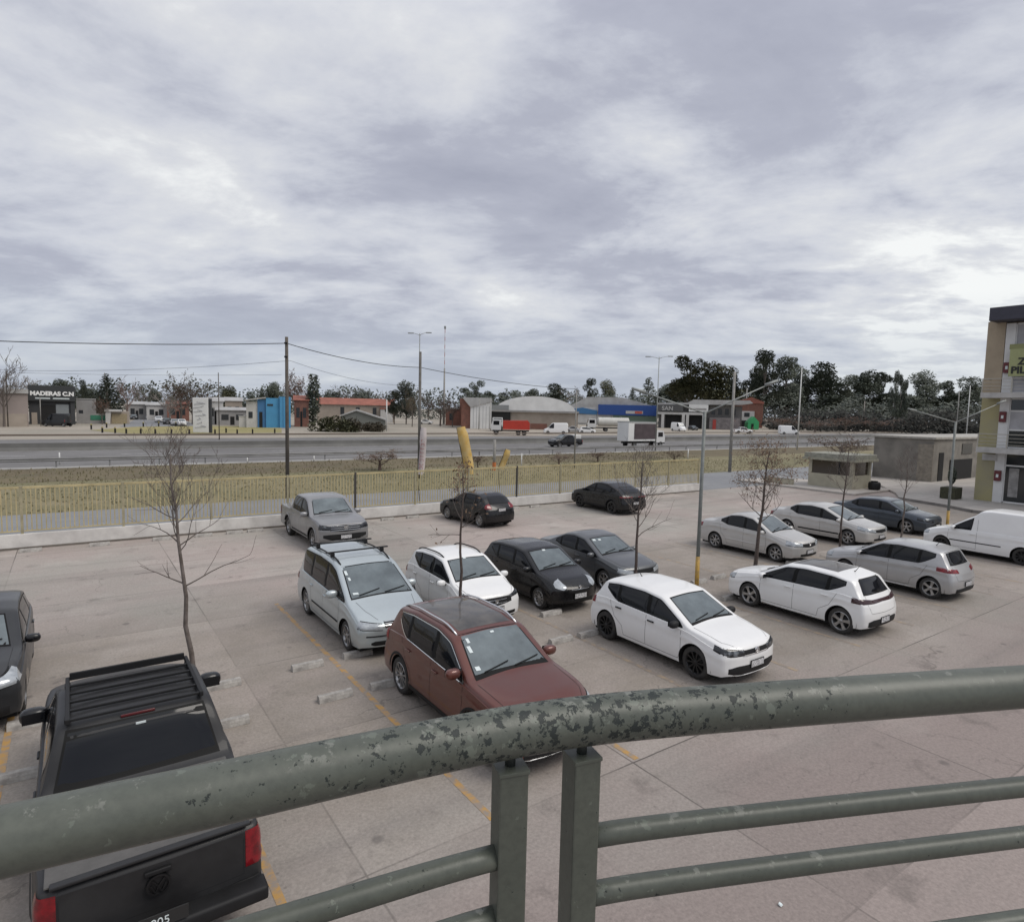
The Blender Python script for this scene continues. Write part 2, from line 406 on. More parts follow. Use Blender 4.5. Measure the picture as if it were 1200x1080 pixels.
            for a, b in zip(cuts[:-1], cuts[1:]):
                g1 = 0 if a == cuts[0] else .022; g2 = 0 if b == cuts[-1] else .022
                xx = np.linspace(a - g1, b + g2, 14); sx_ = np.array(samples)[::-1]
                lo = np.interp(xx, sx_[:, 0], sx_[:, 1]); hi = np.interp(xx, sx_[:, 0], sx_[:, 2])
                strip('side_window', [(x, sg * W / 2, l) for x, l in zip(xx, lo)], [(x, sg * W / 2, h) for x, h in zip(xx, hi)], s.get('glass', M_glass), dv, .008, 5)
    # windscreen and rear window: (z bottom, z top, half width bottom, half width top)
    if s.get('ws'):
        z0, z1, w0, w1 = s['ws']; dv = (-1, 0, 0); ys = np.linspace(-1, 1, 17)
        def arc(z, w, sag): return [(L / 2, y * w, z - sag * y * y) for y in ys]
        strip('windscreen_seal', arc(z0 - .02, w0 + .03, .03), arc(z1 + .015, w1 + .02, .02), M_seal, dv, .004, 9)
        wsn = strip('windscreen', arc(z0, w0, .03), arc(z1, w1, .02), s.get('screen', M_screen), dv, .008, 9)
        wp = MB()
        for ya, yb, k in ((-w0 * .75, -w0 * .02, .14), (w0 * .1, w0 * .85, .10)):
            pts = []
            for t in np.linspace(0, 1, 6):
                h, nn = surf((L / 2, ya + (yb - ya) * t, z0 + .0 + k * (z1 - z0) * t), dv); pts.append(h + nn * .022)
            wp.tube(pts, .011, 5)
        wp.build('wiper', M_trim, root)
        if s.get('stickers'):
            for a, b, sa, sb in s['stickers']:
                vv = []; sk = MB()
                for i, j in ((0, 0), (1, 0), (1, 1), (0, 1)):
                    h, nn = surf((L / 2, a + i * sa, b + j * sb), dv); vv.append(h + nn * .0125)
                sk.add(vv, [(0, 1, 2, 3)]).build('sticker', M_paper, root, fix=False)
    if s.get('rw'):
        z0, z1, w0, w1 = s['rw']; dv = (1, 0, 0); ys = np.linspace(-1, 1, 15)
        strip('rear_window_seal', [(-L / 2, y * (w0 + .03), z0 - .02) for y in ys], [(-L / 2, y * (w1 + .02), z1 + .015) for y in ys], M_seal, dv, .004, 8)
        strip('rear_window', [(-L / 2, y * w0, z0 + .01 * y * y) for y in ys], [(-L / 2, y * w1, z1 - .01 * y * y) for y in ys], s.get('glass', M_glass), dv, .008, 8)
    def corner(y0, wrap, sg, end, q0, q1, zlo, zhi, n_=11):
        A = []; B = []
        for i in range(n_):
            t = i / (n_ - 1); q = math.pi / 2 * (q0 + (q1 - q0) * t)
            x = end * (L / 2 + .02 - wrap * (1 - math.cos(q))); y = sg * (y0 + (W / 2 + .02 - y0) * math.sin(q))
            A.append((x, y, float(np.interp(t, [a for a, b in zlo], [b for a, b in zlo])))); B.append((x, y, float(np.interp(t, [a for a, b in zhi], [b for a, b in zhi]))))
        D_ = [(-end * math.cos(math.pi / 2 * (q0 + (q1 - q0) * i / (n_ - 1))), -sg * math.sin(math.pi / 2 * (q0 + (q1 - q0) * i / (n_ - 1))), 0) for i in range(n_)]
        return A, B, D_
    for key, nm, end in (('hl', 'headlight', 1), ('tl', 'taillight', -1)):
        if s.get(key):
            y0, wrap, q1, zlo, zhi, mm = s[key]
            for sg in (1, -1):
                A, B, D_ = corner(y0, wrap, sg, end, 0, q1, zlo, zhi)
                if key == 'hl': strip('headlight_surround', [(a[0], a[1], a[2] - .012) for a in A], [(a[0], a[1], a[2] + .012) for a in B], M_seal, D_, .005, 5)
                strip(nm, A, B, mm, D_, .012 if key == 'hl' else .014, 6)
    for it in s.get('front', []):                          # (name, mat, [(y,zlo,zhi)...] mirrored, off)
        nm, mm, pl = it[:3]; off = it[3] if len(it) > 3 else .008
        yy = [-a[0] for a in pl[::-1]] + [a[0] for a in pl if a[0] > 0] if pl[0][0] == 0 else None
        P = [(-a, b, c) for a, b, c in pl[::-1]] + [q for q in pl if q[0] > 0] if pl[0][0] == 0 else None
        for PP in ([P] if P else [pl, [(-a, b, c) for a, b, c in pl]]):
            ya = np.array(PP); ya = ya[np.argsort(ya[:, 0])]; t = np.linspace(ya[0, 0], ya[-1, 0], max(5, int((ya[-1, 0] - ya[0, 0]) / .07)))
            lo = np.interp(t, ya[:, 0], ya[:, 1]); hi = np.interp(t, ya[:, 0], ya[:, 2])
            strip(nm, [(L / 2, y, z) for y, z in zip(t, lo)], [(L / 2, y, z) for y, z in zip(t, hi)], mm, (-1, 0, 0), off, 6)
    for it in s.get('rear', []):
        nm, mm, pl = it[:3]; off = it[3] if len(it) > 3 else .008
        P = [(-a, b, c) for a, b, c in pl[::-1]] + [q for q in pl if q[0] > 0] if pl[0][0] == 0 else None
        for PP in ([P] if P else [pl, [(-a, b, c) for a, b, c in pl]]):
            ya = np.array(PP); ya = ya[np.argsort(ya[:, 0])]; t = np.linspace(ya[0, 0], ya[-1, 0], max(5, int((ya[-1, 0] - ya[0, 0]) / .07)))
            lo = np.interp(t, ya[:, 0], ya[:, 1]); hi = np.interp(t, ya[:, 0], ya[:, 2])
            strip(nm, [(-L / 2, y, z) for y, z in zip(t, lo)], [(-L / 2, y, z) for y, z in zip(t, hi)], mm, (1, 0, 0), off, 6)
    if s.get('slats'):                                      # grille bars
        z0, z1, w, k, mm = s['slats']; gb = MB()
        for i in range(k): ribbon(gb, [(L / 2, -w, z0 + (z1 - z0) * i / max(1, k - 1)), (L / 2, w, z0 + (z1 - z0) * i / max(1, k - 1))], (-1, 0, 0), .014, .016)
        gb.build('grille_bar', mm, root, fix=False)
    if s.get('emblem'):
        for key, end in (('f', 1), ('r', -1)):
            if key in s['emblem']:
                z, r_ = s['emblem'][key]; h, nn = surf((end * L / 2, 0, z), (-end, 0, 0))
                e_ = MB(); e_.lathe([(0, .0), (r_ * .82, .0), (r_ * .84, .012), (r_, .012), (r_, -.01)], 20)
                for dx_, ch_ in (((-.5, .55), (0, -.1)), ((.5, .55), (0, -.1)), ((-.62, .1), (-.25, -.7)), ((.62, .1), (.25, -.7)), ((-.25, -.7), (0, -.1)), ((.25, -.7), (0, -.1))) if s['emblem'].get('w') else ():
                    e_.tube([(dx_[0] * r_, .008, dx_[1] * r_), (ch_[0] * r_, .008, ch_[1] * r_)], r_ * .09, 4)
                o_ = e_.build('emblem', s['emblem'].get('m', M_chrome), root, 40); o_.location = h + nn * .018; o_.rotation_euler = (0, 0, -math.pi / 2 if end > 0 else math.pi / 2)
    for key, end in (('pf', 1), ('pr', -1)):
        if s.get(key):
            z, y = s[key]; h, nn = surf((end * L / 2, y, z), (-end, 0, 0)); x = h.x + end * .015
            p_ = MB().box(x - .008, x + .008, y - .21, y + .21, z - .075, z + .075, .004).build('plate_holder', M_plateframe, root)
            MB().box(x + end * .008 - .002, x + end * .008 + .003, y - .195, y + .195, z - .06, z + .06).build('number_plate', M_plate, p_)
    # seams
    dl = s.get('doors', [])
    def seam(pts, dv):
        q = MB(); ribbon(q, pts, dv); q.build('panel_seam', M_gap, body, fix=False)
    for sg in (1, -1):
        dv = (0, -sg, 0)
        for pts in dl: seam([(X(d), sg * W / 2, z) for d, z in pts], dv)
    for pts in s.get('hoodline', []):
        for sg in (1, -1): seam([(X(d), sg * y, 2) for d, y in pts], (0, 0, -1))
    for pts in s.get('rearline', []):
        for sg in (1, -1): seam([(-L / 2, sg * y, z) for y, z in pts], (1, 0, 0))
    for pts in s.get('frontline', []):
        for sg in (1, -1): seam([(L / 2, sg * y, z) for y, z in pts], (-1, 0, 0))
    # handles
    for d, z in s.get('handles', []):
        for sg in (1, -1):
            h, nn = surf((X(d), sg * W / 2, z), (0, -sg, 0))
            MB().box(-.09, .09, -.014, .014, -.014, .014, .008).build('door_handle', s.get('handlemat', pm), body, True, loc=h + nn * .016, rz=0)
    # mirrors
    if s.get('mirror'):
        d, z = s['mirror']
        for sg in (1, -1):
            h, nn = surf((X(d), sg * W / 2, z), (0, -sg, 0)); c = Vector((h.x + .01, h.y + sg * .13, z + .04))
            k = s.get('mirsize', 1.0)
            o_ = superell((.075 * k, .115 * k, .075 * k), 2.6).build('mirror', s.get('mirmat', pm), root, True, loc=c)
            MB().box(-.02, .03, -.14 if sg > 0 else -.02, .02 if sg > 0 else .14, -.055, -.03, .008).build('mirror_arm', M_trim, o_)
            MB().box(-.078 * k, -.070 * k, -.09 * k, .09 * k, -.052 * k, .052 * k, .004).build('mirror_glass', M_glass, o_)
    if s.get('molding'):
        z, d0, d1, w, mm = s['molding']
        for sg in (1, -1):
            strip('side_molding', [(X(d), sg * W / 2, z - w / 2) for d in np.linspace(d0, d1, 20)], [(X(d), sg * W / 2, z + w / 2) for d in np.linspace(d0, d1, 20)], mm, (0, -sg, 0), .014, 4)
    if s.get('clad'):                                       # dark wheel arch cladding
        for xc in (xf, xr):
            for sg in (1, -1):
                t = [R(a) for a in np.linspace(8, 172, 22)]; w = s['clad']; cm_ = s.get('cladmat', M_trim)
                strip('arch_cladding', [(xc + (Ra + .002) * math.cos(a), sg * W / 2, Rw + (Ra + .002) * math.sin(a)) for a in t], [(xc + (Ra + w) * math.cos(a), sg * W / 2, Rw + (Ra + w) * math.sin(a)) for a in t], cm_, (0, -sg, 0), .010 if cm_ is M_trim else .022, 4)
    if s.get('sillclad'):
        for sg in (1, -1):
            xa, xb = xf - Ra - .02, xr + Ra + .02
            strip('sill_trim', [(x, sg * W / 2, sill + .005) for x in np.linspace(xa, xb, 18)], [(x, sg * W / 2, sill + s['sillclad']) for x in np.linspace(xa, xb, 18)], s.get('sillmat', M_trim), (0, -sg, 0), .010, 4)
    if s.get('rails'):
        d0, d1, mm = s['rails']; ry = s.get('raily', .52)
        for sg in (1, -1):
            pts = []
            for i, d in enumerate(np.linspace(d0, d1, 14)):
                h, nn = surf((X(d), sg * (ry + .02 * math.sin(i / 13 * math.pi)), 3), (0, 0, -1)); pts.append(h + Vector((0, 0, .045 * min(1, math.sin(i / 13 * math.pi) * 3) - .004)))
            MB().tube(pts, .018, 7).build('roof_rail', mm, root, True)
    if s.get('roofpanel'):
        d0, d1, w, mm = s['roofpanel']; xx = np.linspace(d0, d1, 16)
        strip('roof_panel', [(X(d), -w, 3) for d in xx], [(X(d), w, 3) for d in xx], mm, (0, 0, -1), .006, 15)
    if s.get('antenna'):
        d = s['antenna']; h, nn = surf((X(d), 0, 3), (0, 0, -1))
        MB().tube([h, h + Vector((-.03, 0, .02)), h + Vector((-.14, 0, .19))], [.016, .01, .004], 6).build('antenna', M_trim, root, True)
    return root, body, surf, X, strip, ribbon
def superell(r, n=2.5, nu=16, nv=10):
    mb = MB(); vs = []; e = 2 / n
    f = lambda c: math.copysign(abs(c) ** e, c)
    for i in range(nv + 1):
        a = -math.pi / 2 + math.pi * i / nv
        for j in range(nu):
            b = 2 * math.pi * j / nu; vs.append((r[0] * f(math.cos(a)) * f(math.cos(b)), r[1] * f(math.cos(a)) * f(math.sin(b)), r[2] * f(math.sin(a))))
    fs = [(i * nu + j, i * nu + (j + 1) % nu, (i + 1) * nu + (j + 1) % nu, (i + 1) * nu + j) for i in range(nv) for j in range(nu)]
    mb.add(vs, fs); return mb

def hatch(L=4.05, W=1.75, H=1.47, wb=2.56, fo=.82, Rw=.31, **k):
    """typical five door hatchback; d = metres behind the nose"""
    c = k.pop('cowl', 1.02); rf = k.pop('rf', 1.86); zc_ = k.pop('zc', .99); zb = k.pop('zb', .93); nz = k.pop('nz', .78)
    s = dict(L=L, W=W, H=H, wb=wb, fo=fo, Rw=Rw,
        top=[(0, nz), (.07, nz + .06), (.25, zc_ - .11), (.6, zc_ - .05), (c, zc_), (rf, H - .05), (rf + .5, H), (L - .95, H - .02), (L - .42, H - .10), (L - .12, .98), (L - .03, .86), (L, .80)],
        belt=[(0, nz - .06), (.4, .76), (c, zb - .04), (c + .5, zb), (L - .6, zb + .06), (L, zb)],
        dlo=(c + .08, L - .55, .5), pillars=[c + 1.12, L - 1.02], ws=(zc_ + .05, H - .10, .64, .53), rw=(1.03, H - .17, .56, .46),
        doors=[[(c + .18, .88), (c + .16, .5), (c + .22, .3)], [(c + 1.13, zb + .02), (c + 1.12, .3)], [(c + .22, .3), (L - 1.25, .3)], [(L - .78, zb + .05), (L - .95, .66), (L - 1.2, .5), (L - 1.25, .3)]],
        hoodline=[[(.12, .5), (.35, .66), (c - .02, .70)]], rearline=[[(.58, 1.0), (.62, .8), (.56, .62), (0, .60)]],
        handles=[(c + .98, .84), (c + 1.95, .87)], mirror=(c + .30, .95), tail=[(.15, .10), (.3, .02), (.5, 0), (.62, .01), (.8, .06), (1.0, .08), (1.5, .1)],
        hl=(.42, .55, .80, [(0, .63), (1, .70)], [(0, .73), (1, .83)], M_lamp), tl=(.56, .4, .85, [(0, .74), (1, .80)], [(0, .90), (1, .96)], M_tail),
        front=[('grille', M_trim, [(0, .60, .72), (.42, .63, .72)]), ('air_intake', M_trim, [(0, .28, .42), (.4, .28, .42), (.55, .32, .38)])], pf=(.47, 0), pr=(.62, 0), paint=None)
    s.update(k); return s
def sedan(L=4.35, W=1.73, H=1.5, wb=2.63, fo=.83, Rw=.31, **k):
    c = k.pop('cowl', 1.05); rf = k.pop('rf', 1.9); zc_ = k.pop('zc', .99); zb = k.pop('zb', .93); nz = k.pop('nz', .78); tz = k.pop('tz', 1.05); rr_ = k.pop('rr', L - 1.5)
    s = dict(L=L, W=W, H=H, wb=wb, fo=fo, Rw=Rw,
        top=[(0, nz), (.07, nz + .06), (.25, zc_ - .11), (.6, zc_ - .05), (c, zc_), (rf, H - .05), (rf + .5, H), (rr_, H - .05), (L - .72, tz + .02), (L - .12, tz - .02), (L - .03, tz - .1), (L, tz - .15)],
        belt=[(0, nz - .06), (.4, .76), (c, zb - .04), (c + .5, zb), (L - 1.0, zb + .06), (L - .5, zb + .04), (L, tz - .25)],
        dlo=(c + .08, L - 1.0, .45), pillars=[c + 1.12, L - 1.38], ws=(zc_ + .05, H - .10, .64, .53), rw=(tz + .05, H - .10, .58, .48),
        doors=[[(c + .18, .88), (c + .16, .5), (c + .22, .3)], [(c + 1.13, zb + .02), (c + 1.12, .3)], [(c + .22, .3), (L - 1.45, .3)], [(L - 1.1, zb + .05), (L - 1.2, .66), (L - 1.42, .5), (L - 1.45, .3)]],
        hoodline=[[(.12, .5), (.35, .66), (c - .02, .70)]], rearline=[[(.6, tz - .1), (.56, .7), (0, .68)]],
        handles=[(c + .98, .84), (c + 1.95, .87)], mirror=(c + .30, .95), tail=[(.15, .08), (.3, .02), (.5, 0), (.62, .01), (.9, .03), (1.1, .05), (1.5, .06)],
        hl=(.42, .6, .80, [(0, .63), (1, .70)], [(0, .74), (1, .83)], M_lamp), tl=(.5, .35, .85, [(0, .72), (1, .80)], [(0, .92), (1, .94)], M_tail),
        front=[('grille', M_trim, [(0, .60, .74), (.40, .63, .74)]), ('air_intake', M_trim, [(0, .28, .40), (.5, .30, .38)])], pf=(.45, 0), pr=(.62, 0), paint=None)
    s.update(k); return s
HD_S, HD_N = R(-55), R(125)            # facing the balcony / facing the fence

P_silverblue = paint('silver_blue', (.50, .55, .56), .55, .3)
P_white = paint('white', (.78, .78, .77), 0, .3, .06)
P_black = paint('black', (.004, .004, .005), 0, .2, .04, .35)
P_grey = paint('dark_grey', (.12, .125, .13), .5, .3)
P_red = paint('red_brown', (.125, .034, .022), .35, .3, .2, .7)
P_silver = paint('silver', (.46, .46, .46), .5, .32)
P_silverA = paint('warm_silver', (.52, .51, .49), .35, .34)
P_navy = paint('slate_blue', (.065, .078, .095), .5, .28)
P_roofblk = mat('dusty_black_roof', (.035, .032, .03), .35, 0, coat=.5, col2=(.10, .09, .08), vscale=3, rvar=.2)
P_dkgrey = paint('charcoal', (.022, .023, .025), .2, .3, .1, .3)
P_pick = paint('matte_black', (.014, .014, .015), 0, .45, .15, .12)
P_amarok = paint('pewter', (.27, .27, .275), .5, .32)

def build_cars():
    G1 = 'cars in the row facing the balcony'; G2 = 'cars in the row nearest the balcony'; G3 = 'cars parked along the fence wall'
    # minivan
    L = 4.63
    s = hatch(L=L, W=1.81, H=1.73, wb=2.84, fo=.88, Rw=.325, cowl=.95, paint=P_silverblue, rim='seven', zb=.98, nz=.72,
        top=[(0, .72), (.1, .78), (.35, .90), (.88, 1.06), (1.85, 1.62), (2.2, 1.70), (3.0, 1.73), (4.1, 1.68), (4.35, 1.58), (4.56, 1.05), (4.63, .9)],
        belt=[(0, .66), (.35, .82), (.95, .98), (1.5, 1.0), (4.2, 1.06), (4.63, .95)], dlo=(1.08, 4.22, .22), pillars=[2.35, 3.35], ws=(1.12, 1.60, .70, .60), rw=(1.1, 1.55, .62, .55),
        doors=[[(1.3, .95), (1.28, .5), (1.3, .3)], [(2.36, 1.0), (2.36, .3)], [(1.3, .3), (3.2, .3)], [(3.36, 1.0), (3.2, .6), (3.2, .3)]], handles=[(2.2, .88), (3.2, .9)], mirror=(1.52, 1.06), mirsize=1.15,
        hl=(.38, .45, .78, [(0, .62), (1, .66)], [(0, .735), (1, .79)], M_lamp), front=[('grille', M_trim, [(0, .66, .77), (.33, .66, .77)]), ('bumper_strip', M_trim, [(0, .49, .52), (.72, .49, .52)], .012), ('air_intake', M_trim, [(0, .30, .40), (.55, .30, .40), (.62, .33, .37)])],
        slats=(.675, .76, .32, 4, M_chrome), molding=(.52, 1.32, 3.15, .045, M_trim), rails=(1.95, 4.15, M_trim), raily=.60, emblem={'f': (.72, .06), 'w': 1}, pf=(.42, .0), tum=.2, rch=.1,
        hoodline=[[(.2, .42), (.5, .58), (.85, .66)]], stickers=[(-.62, 1.45, .06, .07), (-.60, 1.36, .05, .05), (-.64, 1.14, .12, .03)])
    rt_, body, surf, X, strip, ribbon = make_car('silver minivan with black roof crossbars, facing the balcony behind the red car', 'minivan', G1, 5.63, 14.35, HD_S, s)
    for d in (2.45, 3.5):
        mbb = MB().box(X(d) - .035, X(d) + .035, -.78, .78, 1.80, 1.83, .012)
        for sg in (1, -1): mbb.box(X(d) - .05, X(d) + .05, sg * .62 - .04, sg * .62 + .04, 1.70, 1.80, .01)
        mbb.build('roof_crossbar', M_trim, rt_)
    # red brown suv
    L = 4.47
    s = hatch(L=L, W=1.83, H=1.66, wb=2.63, fo=.95, Rw=.345, paint=P_red, rim='ten', sill=.27, cowl=1.15, zb=1.04, zc=1.08, nz=.85,
        top=[(0, .88), (.08, .95), (.35, 1.02), (1.2, 1.11), (1.95, 1.57), (2.4, 1.65), (3.3, 1.64), (3.98, 1.56), (4.32, 1.12), (4.44, 1.0), (4.47, .9)],
        belt=[(0, .78), (.4, .92), (1.1, 1.0), (1.6, 1.03), (3.5, 1.12), (4.35, 1.05)], dlo=(1.25, 3.82, .5), pillars=[2.35, 3.3], ws=(1.15, 1.56, .68, .56), rw=(1.15, 1.48, .58, .5),
        doors=[[(1.32, 1.0), (1.3, .5), (1.36, .34)], [(2.36, 1.05), (2.35, .34)], [(1.36, .34), (3.05, .34)], [(3.5, 1.1), (3.35, .8), (3.1, .6), (3.05, .34)]], handles=[(2.2, .93), (3.2, .96)], mirror=(1.5, 1.12), mirsize=1.1,
        hl=(.45, .6, .8, [(0, .74), (1, .84)], [(0, .82), (1, .94)], M_lamp), front=[('grille', M_trim, [(0, .52, .80), (.42, .56, .78)]), ('air_intake', M_trim, [(0, .30, .44), (.6, .32, .42)]), ('skid_plate', M_rimS, [(0, .275, .31), (.6, .275, .32)], .02)], slats=(.58, .76, .36, 3, M_chrome),
        tl=(.45, .4, .95, [(0, .88), (1, .86)], [(0, 1.0), (1, 1.08)], M_tail), rails=(2.0, 3.9, M_chrome), raily=.60, clad=.05, sillclad=.1, roofpanel=(2.08, 3.7, .52, P_roofblk), surround=M_chrome,
        stickers=[(-.52, 1.46, .05, .05), (-.57, 1.36, .06, .07), (-.62, 1.18, .08, .04), (-.02, 1.52, .07, .02)], hoodline=[[(.12, .55), (.4, .7), (1.1, .74)]], molding=(.62, .25, 3.1, .0, M_trim))
    s.pop('molding')
    make_car('red-brown suv with dusty black roof and chrome rails, nose hidden by the handrail', 'suv', G2, 5.74, 9.05, HD_S, s)
    # white hatch, black wheels (nearest row)
    L = 4.07
    s = hatch(L=L, W=1.75, H=1.47, wb=2.565, fo=.83, Rw=.33, paint=P_white, rim='ten', rimmat=M_rimB, mirmat=M_trim, handlemat=M_trim, antenna=3.1,
        hl=(.36, .55, .85, [(0, .655), (.5, .655), (1, .73)], [(0, .745), (.5, .775), (1, .81)], M_lampD), front=[('grille', M_trim, [(0, .655, .745), (.39, .655, .745)]), ('air_intake', M_trim, [(0, .26, .46), (.52, .27, .46), (.72, .32, .42)]), ('bumper_lip', P_white, [(0, .235, .265), (.6, .235, .27)], .014)],
        slats=(.645, .65, .40, 1, M_chrome), emblem={'f': (.70, .065), 'w': 1}, pf=(.46, 0), doors=[[(1.2, .88), (1.17, .5), (1.24, .3)], [(2.15, .95), (2.14, .3)], [(1.24, .3), (2.8, .3)], [(3.27, .98), (3.1, .66), (2.85, .5), (2.8, .3)]])
    make_car('white hatchback with black wheels, black mirrors and black door handles', 'hatchback', G2, 10.93, 9.1, HD_S, s)
    # small white crossover hatch
    L = 3.6
    s = hatch(L=L, W=1.67, H=1.53, wb=2.31, fo=.72, Rw=.30, paint=P_white, rim='seven', nz=.80, zc=1.03, zb=.99, cowl=.80, rf=1.55,
        hl=(.34, .5, .85, [(0, .70), (1, .76)], [(0, .745), (1, .86)], M_lampD), front=[('grille', M_trim, [(0, .56, .76), (.46, .62, .76)]), ('air_intake', M_trim, [(0, .28, .40), (.6, .30, .38)])], slats=(.62, .70, .3, 2, M_chrome), emblem={'f': (.67, .05)}, pf=(.47, 0),
        rails=(1.65, 3.1, M_trim), raily=.55, stickers=[(-.1, 1.42, .08, .03)])
    make_car('small white hatchback with black roof rails, between the minivan and the black hatchback', 'hatchback', G1, 8.3, 14.15, HD_S, s)
    # small black hatch with oval lamps
    L = 3.84
    s = hatch(L=L, W=1.66, H=1.46, wb=2.45, fo=.78, Rw=.29, paint=P_black, rim='ten', nz=.66, zc=.96, cowl=.9, rf=1.68, planf=.3,
        hl=(.40, .5, .70, [(0, .68), (.25, .62), (.8, .68), (1, .76)], [(0, .72), (.35, .82), (.8, .86), (1, .82)], M_lamp), front=[('grille', M_trim, [(0, .52, .62), (.36, .54, .62)]), ('air_intake', M_trim, [(0, .25, .38), (.5, .27, .36)])], slats=(.62, .621, .3, 1, M_chrome), emblem={'f': (.66, .04)}, pf=(.45, 0), stickers=[(-.1, 1.33, .1, .03)])
    make_car('small black hatchback with big oval headlights, beside the small white hatchback', 'hatchback', G1, 10.9, 14.2, HD_S, s)
    s = sedan(L=4.3, W=1.7, H=1.47, wb=2.5, fo=.85, paint=P_grey, rim='seven', handlemat=P_grey, stickers=[(-.5, 1.3, .1, .04), (-.3, 1.3, .1, .03)], hl=(.42, .6, .7, [(0, .60), (1, .66)], [(0, .72), (1, .80)], M_lamp))
    make_car('dark grey sedan facing the balcony, beside the small black hatchback', 'sedan', G1, 13.6, 14.7, HD_S, s)
    # left edge car
    s = hatch(L=4.3, W=1.8, H=1.50, wb=2.65, fo=.86, Rw=.335, nz=.82, zc=1.03, zb=.98, cowl=1.2, rf=2.15, mirror=(1.5, 1.0), paint=P_dkgrey, rim='five', hl=(.36, .6, .9, [(0, .70), (1, .76)], [(0, .82), (1, .92)], M_lamp), mirmat=P_black, emblem={'f': (.78, .06), 'w': 1},
        front=[('grille', M_trim, [(0, .70, .84), (.4, .72, .82)]), ('air_intake', M_trim, [(0, .26, .42), (.7, .28, .42)])])
    make_car('dark grey car cut off by the left edge of the photo, beside the black pickup', 'car', G1, -1.62, 14.5, HD_S, s)
    # silver pickup
    s = pickup(P_amarok); s['pf'] = (.58, 0)
    rt_, body, surf, X, strip, ribbon = make_car('grey double cab pickup parked with its tailgate against the fence wall', 'pickup truck', G3, 8.05, 24.45, HD_S, s, 'pickup_truck')
    sb = MB()
    for sg in (1, -1): sb.tube([(X(3.75), sg * .78, 1.10), (X(3.72), sg * .72, 1.45), (X(3.6), sg * .55, 1.72)], .035, 8)
    sb.tube([(X(3.72), .72, 1.45), (X(3.72), -.72, 1.45)], .035, 8); sb.build('roll_bar', M_trim, rt_, True)
    # black hatch at wall
    s = hatch(L=3.97, W=1.72, H=1.48, wb=2.49, fo=.82, Rw=.305, paint=P_black, rim='ten', rw=(1.06, 1.34, .5, .42), tl=(.52, .35, .95, [(0, .84), (1, .86)], [(0, 1.02), (1, 1.08)], M_tail), pr=(.80, 0), mirmat=P_black)
    s['top'][-4] = (3.97 - .55, 1.33)
    make_car('black hatchback with red taillights, nose to the fence wall', 'hatchback', G3, 15.52, 25.05, R(125) + .1, s)
    L = 4.4
    s = hatch(L=L, W=1.8, H=1.56, wb=2.6, fo=.87, Rw=.34, paint=P_black, rim='five', rimmat=M_rimB, sill=.27, clad=.05, sillclad=.09, rw=(1.12, 1.36, .55, .45),
        top=[(0, .80), (.1, .87), (.45, .95), (1.05, 1.06), (1.95, 1.50), (2.4, 1.56), (3.0, 1.54), (3.9, 1.26), (4.25, 1.08), (4.37, .98), (4.4, .9)], belt=[(0, .74), (.4, .88), (1.05, .98), (3.5, 1.04), (4.4, .98)], dlo=(1.2, 3.75, .6),
        tl=(.2, .4, .95, [(0, .90), (1, .90)], [(0, .95), (1, .96)], M_tail), pr=(.62, 0), mirror=(1.4, 1.02))
    make_car('black coupe-backed suv, nose to the fence wall, right of the black hatchback', 'suv', G3, 23.75, 24.85, R(125) - .02, s)
    # row nearest, right
    L = 4.05
    s = hatch(L=L, W=1.745, H=1.46, wb=2.54, fo=.86, Rw=.325, paint=P_white, rim='five', tl=(.40, .5, .92, [(0, .83), (1, .84)], [(0, .91), (1, .97)], M_tailD), pr=(.42, 0), roofpanel=(1.9, 3.1, .5, P_roofblk), antenna=3.25,
        rw=(1.03, 1.33, .58, .46), rear=[('rear_light_band', M_tailD, [(0, .84, .91), (.4, .83, .91)]), ('rear_bumper_insert', M_trim, [(0, .26, .46), (.5, .26, .46), (.66, .3, .42)], .016)], sillclad=.03, sillmat=M_chrome)
    make_car('white hatchback with dark glass roof and silver wheels, tail towards the balcony', 'hatchback', G2, 16.12, 9.07, HD_N, s)
    L = 4.0
    s = hatch(L=L, W=1.74, H=1.5, wb=2.52, fo=.82, Rw=.315, paint=P_silver, rim='five', pr=(.50, .0), rw=(1.05, 1.36, .58, .48), antenna=3.1, sillclad=.03, sillmat=M_chrome,
        tl=(.42, .6, .95, [(0, .82), (1, .86)], [(0, .92), (1, .98)], M_tail), rear=[('rear_bumper_insert', M_trim, [(0, .25, .40), (.62, .25, .38)], .016)])
    make_car('silver hatchback with bright red taillights, tail towards the balcony, in front of the white sedan', 'hatchback', G2, 21.5, 9.2, HD_N, s)
    # logan style sedan
    s = sedan(L=4.35, W=1.73, H=1.52, wb=2.63, fo=.83, paint=P_silverA, rim='seven', tz=1.08, zc=1.0, zb=.96, hl=(.40, .6, .85, [(0, .64), (1, .68)], [(0, .76), (1, .84)], M_lamp), emblem={'f': (.72, .06)}, molding=(.5, 1.3, 3.0, .05, P_silverA))
    make_car('cream-silver sedan facing the balcony, behind the young tree with brown leaves', 'sedan', G1, 21.63, 14.3, HD_S, s)
    s = sedan(L=4.62, W=1.79, H=1.5, wb=2.71, fo=.92, Rw=.32, paint=P_silverA, rim='seven', cowl=1.0, rf=2.1, rr=3.3, tz=1.1, molding=(.42, 1.3, 3.1, .06, M_trim), hl=(.40, .75, .85, [(0, .62), (1, .72)], [(0, .72), (1, .86)], M_lamp))
    make_car('cream-silver sedan with long sloping windscreen, beside the slate blue sedan', 'sedan', G1, 27.05, 14.5, HD_S, s)
